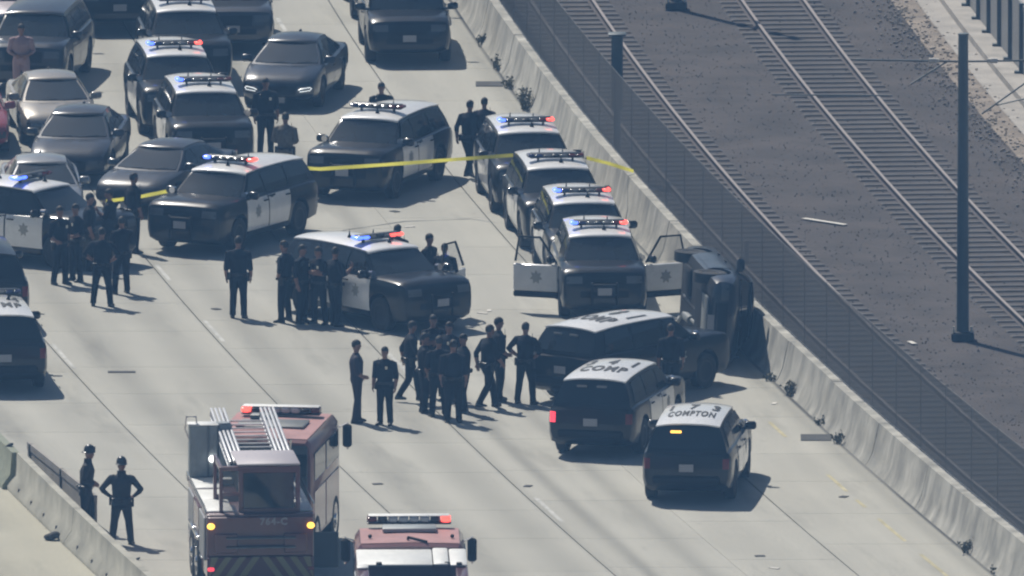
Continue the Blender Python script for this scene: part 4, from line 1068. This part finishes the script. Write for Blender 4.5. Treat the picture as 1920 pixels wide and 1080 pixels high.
def truck_wheel(parent, x, y, r=.53, w=.34):
    mb = MB(); h = w / 2
    mb.lathe([(-h * .8, r * .55), (-h, r * .7), (-h, r * .9), (-h * .85, r), (h * .85, r), (h, r * .9), (h, r * .7), (h * .8, r * .55)], 'y', 26)
    o = obj('wheel', mb.mesh('wheel', [M_RUBBER], 40), parent, (x, y, r))
    s = 1 if y > 0 else -1
    mb = MB(); mb.lathe([(s * h * .3, r * .15), (s * h * .5, r * .55), (s * h * .95, r * .58), (s * h * .95, r * .48), (s * h * .6, r * .3), (s * h * 1.1, r * .18), (s * h * 1.1, .01)], 'y', 18); obj('rim', mb.mesh('rim', [M_CHROME], 40), o)
def text_part(body, size, parent, M, m, name='lettering'):
    me = m_text(body, size, 0); me.materials.clear(); me.materials.append(m); o = obj(name, me, parent); o.matrix_local = M; return o
def fire_cab(parent, Lc, Wc, z0, z1, roofm, back_window=True):
    """cab box with raked nose, x forward; returns its body"""
    hw = Wc / 2; mb = MB(); rings = []
    for x, zt, k in ((-Lc / 2, z1 - .06, .96), (-Lc / 2 + .08, z1, 1), (Lc / 2 - .5, z1, 1), (Lc / 2 - .12, z1 - .08, .98), (Lc / 2, z1 - .5, .95)):
        w = hw * k
        rings.append([(x, -w, z0), (x, w, z0), (x, w, zt - .45), (x, w - .03, zt - .12), (x, w - .12, zt), (x, 0, zt + .03), (x, -w + .12, zt), (x, -w + .03, zt - .12), (x, -w, zt - .45)])
    mb.loft(rings); b = obj('cab', mb.mesh('cab', [F_CAB], 35), parent)
    rows = [[(x, y, z1 + .012 + .03 * (1 - abs(y) / hw)) for y in (-hw + .13, 0, hw - .13)] for x in (-Lc / 2 + .1, 0, Lc / 2 - .5)]
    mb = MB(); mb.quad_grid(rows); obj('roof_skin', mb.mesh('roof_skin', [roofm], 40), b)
    for s in (-1, 1):
        for xa, xb in ((-Lc / 2 + .25, -.35), (-.15, Lc / 2 - .45)):
            part('window', b, M_GLASS, (((xa + xb) / 2, s * (hw + .004), z1 - .62), (xb - xa, .03, .62)))
            part('door', b, F_CAB, (((xa + xb) / 2, s * (hw + .004), z0 + .55), (xb - xa + .08, .035, z1 - z0 - 1.2)))
        mb = MB(); mb.tube([(Lc / 2 - .3, s * hw, z1 - .3), (Lc / 2 - .2, s * (hw + .18), z1 - .22), (Lc / 2 - .2, s * (hw + .18), z1 - .8)], .025, 6); mo = obj('mirror_arm', mb.mesh('mirror_arm', [M_CHROME], 40), b)
        part('mirror', mo, M_PLAST, ((Lc / 2 - .22, s * (hw + .17), z1 - .5), (.12, .2, .5)), ch=.04)
    part('windshield', b, M_GLASS2, ((Lc / 2 - .03, 0, z1 - .75), (.06, Wc - .35, .7)))
    if back_window:
        for y in (-.62, .5): part('window', b, M_GLASS, ((-Lc / 2 - .04, y, z1 - .55), (.03, .85, .5)))
    return b
def light_bar(parent, x, W_, z, lit_left, lit_right):
    L = part('light_bar', parent, M_BAR, ((x, 0, z), (.34, W_, .05)))
    n = 8
    for k in range(n):
        y = -W_ / 2 + W_ * (k + .5) / n
        m = F_LENS if k not in (1, 6) else M_BAR
        if k == n - 1: m = M_REDON if lit_left else M_REDOFF
        if k == 0: m = M_REDON if lit_right else M_REDOFF
        part('lens', L, m, ((x, y, z + .08), (.36, W_ / n * .9, .13)), ch=.03)
    part('cover', L, F_WHITE, ((x, 0, z + .155), (.3, W_ * .96, .02)), ch=.006)

# ladder truck: trailer with rear steering cab, tractor cab ahead of it
p0 = at(489, 1128); A0 = R(185) - math.pi / 2
t = thing('ladder_truck', p0, A0, 'red ladder truck seen from behind with number 764 on its rear cab', 'fire truck')
tb = part('trailer_body', t, F_RED, ((2.75, 0, 1.19), (5.3, 2.3, 1.42)))
part('chassis', t, M_PLAST, ((3.4, 0, .62), (6.4, 1.3, .3)))
for s in (-1, 1):
    for k, (xa, xb) in enumerate(((.35, 1.9), (1.96, 3.35), (3.62, 5.2))):
        part('deck_plate', tb, F_WHITE, (((xa + xb) / 2, s * .86, 1.925), (xb - xa, .60, .05)))
    for k in range(3):
        x = 1.2 + 1.5 * k
        d = part('compartment_door', tb, mat('roller_shutter', (.42, .43, .44), .4, metal=.5) if k in (0, 2) else F_RED, ((x, s * 1.165, 1.30), (1.36, .05, .95)))
        part('handle', d, M_CHROME, ((x, s * 1.20, .82), (.5, .03, .04)), ch=.008)
    mb = MB(); mb.tube([(.4, s * 1.17, 1.85), (.4, s * 1.19, 2.05), (5.2, s * 1.19, 2.05), (5.2, s * 1.17, 1.85)], .018, 6); obj('hand_rail', mb.mesh('hand_rail', [M_CHROME], 40), tb)
    for x in (2.4, 3.7): truck_wheel(t, x, s * 1.05)
    for x in (2.4, 3.7): part('mudguard', t, M_CHROME, ((x, s * 1.2, 1.12), (1.2, .08, .1)))
# rear face
rf = part('rear_panel', t, F_RED, ((.07, 0, 1.42), (.12, 2.28, .86)))
for z in (1.2, 1.4): part('step', rf, M_GALV, ((-.06, 0, z), (.18, 1.5, .035)), ch=.01)
for y in (-.75, .75): part('cabinet', rf, F_RED, ((-.02, y, 1.28), (.08, .5, .42)))
cp = part('chevron_panel', t, F_CHRED, ((.0, 0, .72), (.05, 2.3, .52)))
for s in (-1, 1):
    for k in range(4):
        mb = MB(); y0 = .02 + .3 * k; vs = [(-.030, s * y0, .98), (-.030, s * (y0 + .15), .98), (-.030, s * (y0 + .52), .46), (-.030, s * (y0 + .37), .46)]
        vs = [(x, max(-1.15, min(1.15, y)), z) for x, y, z in vs]
        mb.v = vs + [(x + .008, y, z) for x, y, z in vs]; mb.f = [(0, 1, 2, 3), (4, 5, 6, 7), (0, 1, 5, 4), (1, 2, 6, 5), (2, 3, 7, 6), (3, 0, 4, 7)]; mb.m = [0] * 6
        obj('stripe', mb.mesh('stripe', [F_YEL]), cp)
    mb = MB(); mb.ell((-.05, s * 1.08, 1.66), (.07, .085, .07), 12, 8); obj('amber_lamp', mb.mesh('amber_lamp', [M_AMBON], 60), t)
    part('tail_light', t, M_TAILON if s > 0 else M_TAIL, ((-.03, s * 1.08, .72), (.04, .14, .08)), ch=.015)
part('bumper', t, M_GALV, ((-.1, 0, .40), (.3, 2.3, .12)))
# rear steering cab
tc = obj('tiller_cab', None, t, (0, 0, 0))
tcm = MB()
for (c, d) in (((.36, .83, 2.25), (.1, .08, 1.3)), ((.36, .40, 2.25), (.1, .10, 1.3)), ((.36, -.83, 2.25), (.1, .1, 1.3)), ((.36, -.2, 1.78), (.1, 1.2, .42)), ((.36, .62, 2.30), (.08, .4, .07)), ((.36, 0, 2.86), (.12, 1.74, .10)), ((1.2, .83, 2.86), (1.7, .08, .1)), ((1.2, -.83, 2.86), (1.7, .08, .1)), ((1.98, .83, 2.25), (.1, .08, 1.3)), ((1.98, -.83, 2.25), (.1, .08, 1.3)), ((1.2, -.83, 1.85), (1.6, .06, .55)), ((1.98, 0, 1.8), (.08, 1.6, .5)), ((.36, -.22, 2.80), (.1, 1.2, .08))): tcm.box(c, d, ch=.015)
bpy.data.objects.remove(tc); tc = obj('tiller_cab', tcm.mesh('tiller_cab', [F_RED], 35), t)
part('window', tc, M_GLASS2, ((.37, -.2, 2.38), (.03, 1.1, .80)), ch=.008)
part('window', tc, M_CLEAR, ((.37, .62, 2.25), (.015, .35, 1.1)), ch=.004)
part('seat', tc, M_PLAST, ((1.1, -.2, 1.9), (.5, .6, .5)))
part('roof', tc, mat('pale_cab_roof', (.42, .39, .42), .5), ((1.2, -.2, 2.945), (1.85, 1.36, .06)))
text_part('764-C', .21, tc, Matrix(((0, 0, -1, .0), (-1, 0, 0, -.28), (0, 1, 0, 1.74), (0, 0, 0, 1))), F_WTXT)
# ladder
lad = MB()
for yb in (.36, -.72):
    for k in range(4):
        y = yb - .135 + .09 * k; lad.box((4.6, y, 2.93), (5.4, .055, .05), M=Matrix.Rotation(-.065, 3, 'Y'), ch=.01)
    for y in (yb - .14, yb + .14): lad.tube([(2.0, y, 2.56), (7.2, y, 2.90)], .026, 6)
    for k in range(15):
        x = 2.05 + .36 * k; z = 2.56 + .065 * (x - 2)
        for y in (yb - .14, yb + .14): lad.tube([(x, y, z), (x + .18, y, z + .2), (x + .36, y, z + .02)], .014, 5)
lo = obj('ladder', lad.mesh('ladder', [F_ALU], 40), t)
for k in range(13):
    mb = MB(); x = 2.2 + .38 * k; z = 2.60 + .065 * (x - 2); mb.tube([(x, -.6, z), (x, .24, z)], .02, 6); obj('rung', mb.mesh('rung', [F_ALU], 40), lo)
part('ladder_bed', t, M_PLAST, ((3.6, -.19, 2.15), (3.0, .9, .5)))
mb = MB(); mb.tube([(2.3, -.1, 2.46), (3.6, -.28, 2.47), (5.1, -.2, 2.47)], .07, 8); obj('hose', mb.mesh('hose', [mat('yellow_hose', (.3, .28, .16), .8)], 40), t)
# control pedestal at the turntable
pd = part('pedestal', t, F_GREY, ((5.2, .84, 2.52), (.4, .62, 1.14)))
part('pedestal_top', pd, F_WHITE, ((5.2, .84, 3.10), (.44, .66, .04)))
mb = MB(); mb.tube([(5.1, .98, 3.1), (5.1, 1.0, 3.27), (5.1, 1.2, 3.27), (5.1, 1.24, 3.0), (5.1, 1.14, 2.75)], .022, 6); obj('hand_rail', mb.mesh('hand_rail', [M_CHROME], 40), pd)
part('seam', pd, M_GALV, ((4.99, .74, 2.52), (.02, .05, 1.1)), ch=.004)
mb = MB(); mb.tube([(4.98, .66, 2.36), (4.92, .66, 2.36)], .07, 12); obj('work_lamp', mb.mesh('work_lamp', [F_LIT], 40), pd)
mb = MB(); mb.lathe([(1.95, .2), (3.06, .2), (3.12, .15)], 'z', 14, (5.25, .40, 0)); obj('turntable_column', mb.mesh('turntable_column', [F_GREY], 40), t)
part('turntable', t, M_GALV, ((4.6, -.1, 2.0), (1.1, 1.3, .14)))
part('open_door', t, mat('blue_black_door', (.012, .028, .04), .4), ((1.5, -1.50, .88), (.05, .62, .78)), label='dark compartment door swung open on the right side')
# tractor
loc = at(514, 1030); ca = obj('tractor', None, t); 
Mw = Matrix.Translation(p0) @ Matrix.Rotation(A0, 4, 'Z')
Mc = Mw.inverted() @ (Matrix.Translation(loc) @ Matrix.Rotation(R(172) - math.pi / 2, 4, 'Z'))
bpy.data.objects.remove(ca)
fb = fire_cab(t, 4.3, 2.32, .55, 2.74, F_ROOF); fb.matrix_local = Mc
light_bar(fb, 1.1, 1.75, 2.84, True, False)
part('roof_rack', fb, M_GALV, ((-.2, 0, 2.80), (1.0, 1.5, .06)), ((.3, .3, 2.88), (.3, .5, .12)))
part('rear_plate', fb, mat('slate_plate', (.10, .12, .135), .5), ((-2.165, 0, 1.75), (.04, 2.1, 1.75)))
mb = MB(); mb.tube([(-2.3, -.4, 2.2), (-2.35, -.4, 2.78), (-2.3, -.7, 2.78), (-2.3, -.7, 2.2)], .03, 8); obj('exhaust_rail', mb.mesh('exhaust_rail', [M_CHROME], 40), fb)
for s in (-1, 1):
    truck_wheel(fb, 1.2, s * 1.02); truck_wheel(fb, -1.6, s * 1.02)

# second fire engine, cut by the bottom edge
p1 = at(768, 1258)
t = thing('fire_engine', p1, R(181) - math.pi / 2, 'fire engine with sunlit-toned red roof and white decks at the bottom edge', 'fire truck')
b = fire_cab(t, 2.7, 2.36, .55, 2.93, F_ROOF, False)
light_bar(b, .95, 1.8, 3.06, False, True)
part('roof_unit', b, F_GREY, ((.35, 0, 3.02), (.55, 1.15, .10)))
for y in (-.9, .85): part('roof_lamp', b, M_PLAST, ((-.6, y, 3.0), (.08, .08, .08)))
mb = MB(); mb.tube([(-.9, .05, 2.99), (-1.0, .05, 3.04), (-1.25, -.35, 2.98)], .03, 6); obj('cable', mb.mesh('cable', [M_PLAST], 40), b)
eb = part('body', t, F_RED, ((-4.6, 1.05, 1.7), (6.2, .26, 2.2)), ((-4.6, -1.05, 1.7), (6.2, .26, 2.2)), ((-4.6, 0, 1.2), (6.2, 2.3, 1.2)))
part('deck_plate', eb, F_WHITE, ((-2.5, .36, 2.83), (2.0, 1.60, .06))); part('deck_plate', eb, F_WHITE, ((-2.55, -.62, 2.86), (2.1, .32, .06))); part('deck_plate', eb, F_WHITE, ((-2.55, -.99, 2.84), (2.1, .36, .06)))
part('deck_plate', eb, F_WHITE, ((-3.7, 1.05, 2.83), (.4, .24, .06))); part('hose_bed', eb, F_HOSE, ((-5.5, 0, 2.1), (4.0, 1.8, .3)))
for x, y in ((-3.5, .7), (-3.5, -.75), (-3.55, -1.0)): part('latch', eb, M_PLAST, ((x, y, 2.87), (.16, .12, .05)), ch=.01)
part('front_bumper', t, M_CHROME, ((1.5, 0, .6), (.3, 2.3, .35)))
for s in (-1, 1):
    truck_wheel(t, .6, s * 1.0); truck_wheel(t, -5.2, s * 1.0)
    for k in range(3): part('compartment_door', eb, mat('shutter', (.42, .43, .44), .4, metal=.5), ((-2.6 - 1.9 * k, s * 1.18, 1.8), (1.6, .04, 1.3)))

# ------------------------------------------------------------------ haze over the whole place
hz = bpy.data.materials.new('haze_air'); hz.use_nodes = True; n = hz.node_tree
for k in list(n.nodes):
    if k.type == 'BSDF_PRINCIPLED': n.nodes.remove(k)
pv = n.nodes.new('ShaderNodeVolumePrincipled'); pv.inputs['Color'].default_value = (0.25, 0.54, 1.0, 1); pv.inputs['Density'].default_value = 2.4e-4; pv.inputs['Anisotropy'].default_value = 0.0
n.links.new(pv.outputs[0], n.nodes['Material Output'].inputs['Volume'])
mb = MB(); mb.box((0, -265, 60.4), (388, 1116, 123.2)); struct('haze', mb.mesh('haze', [hz]), 'stuff')
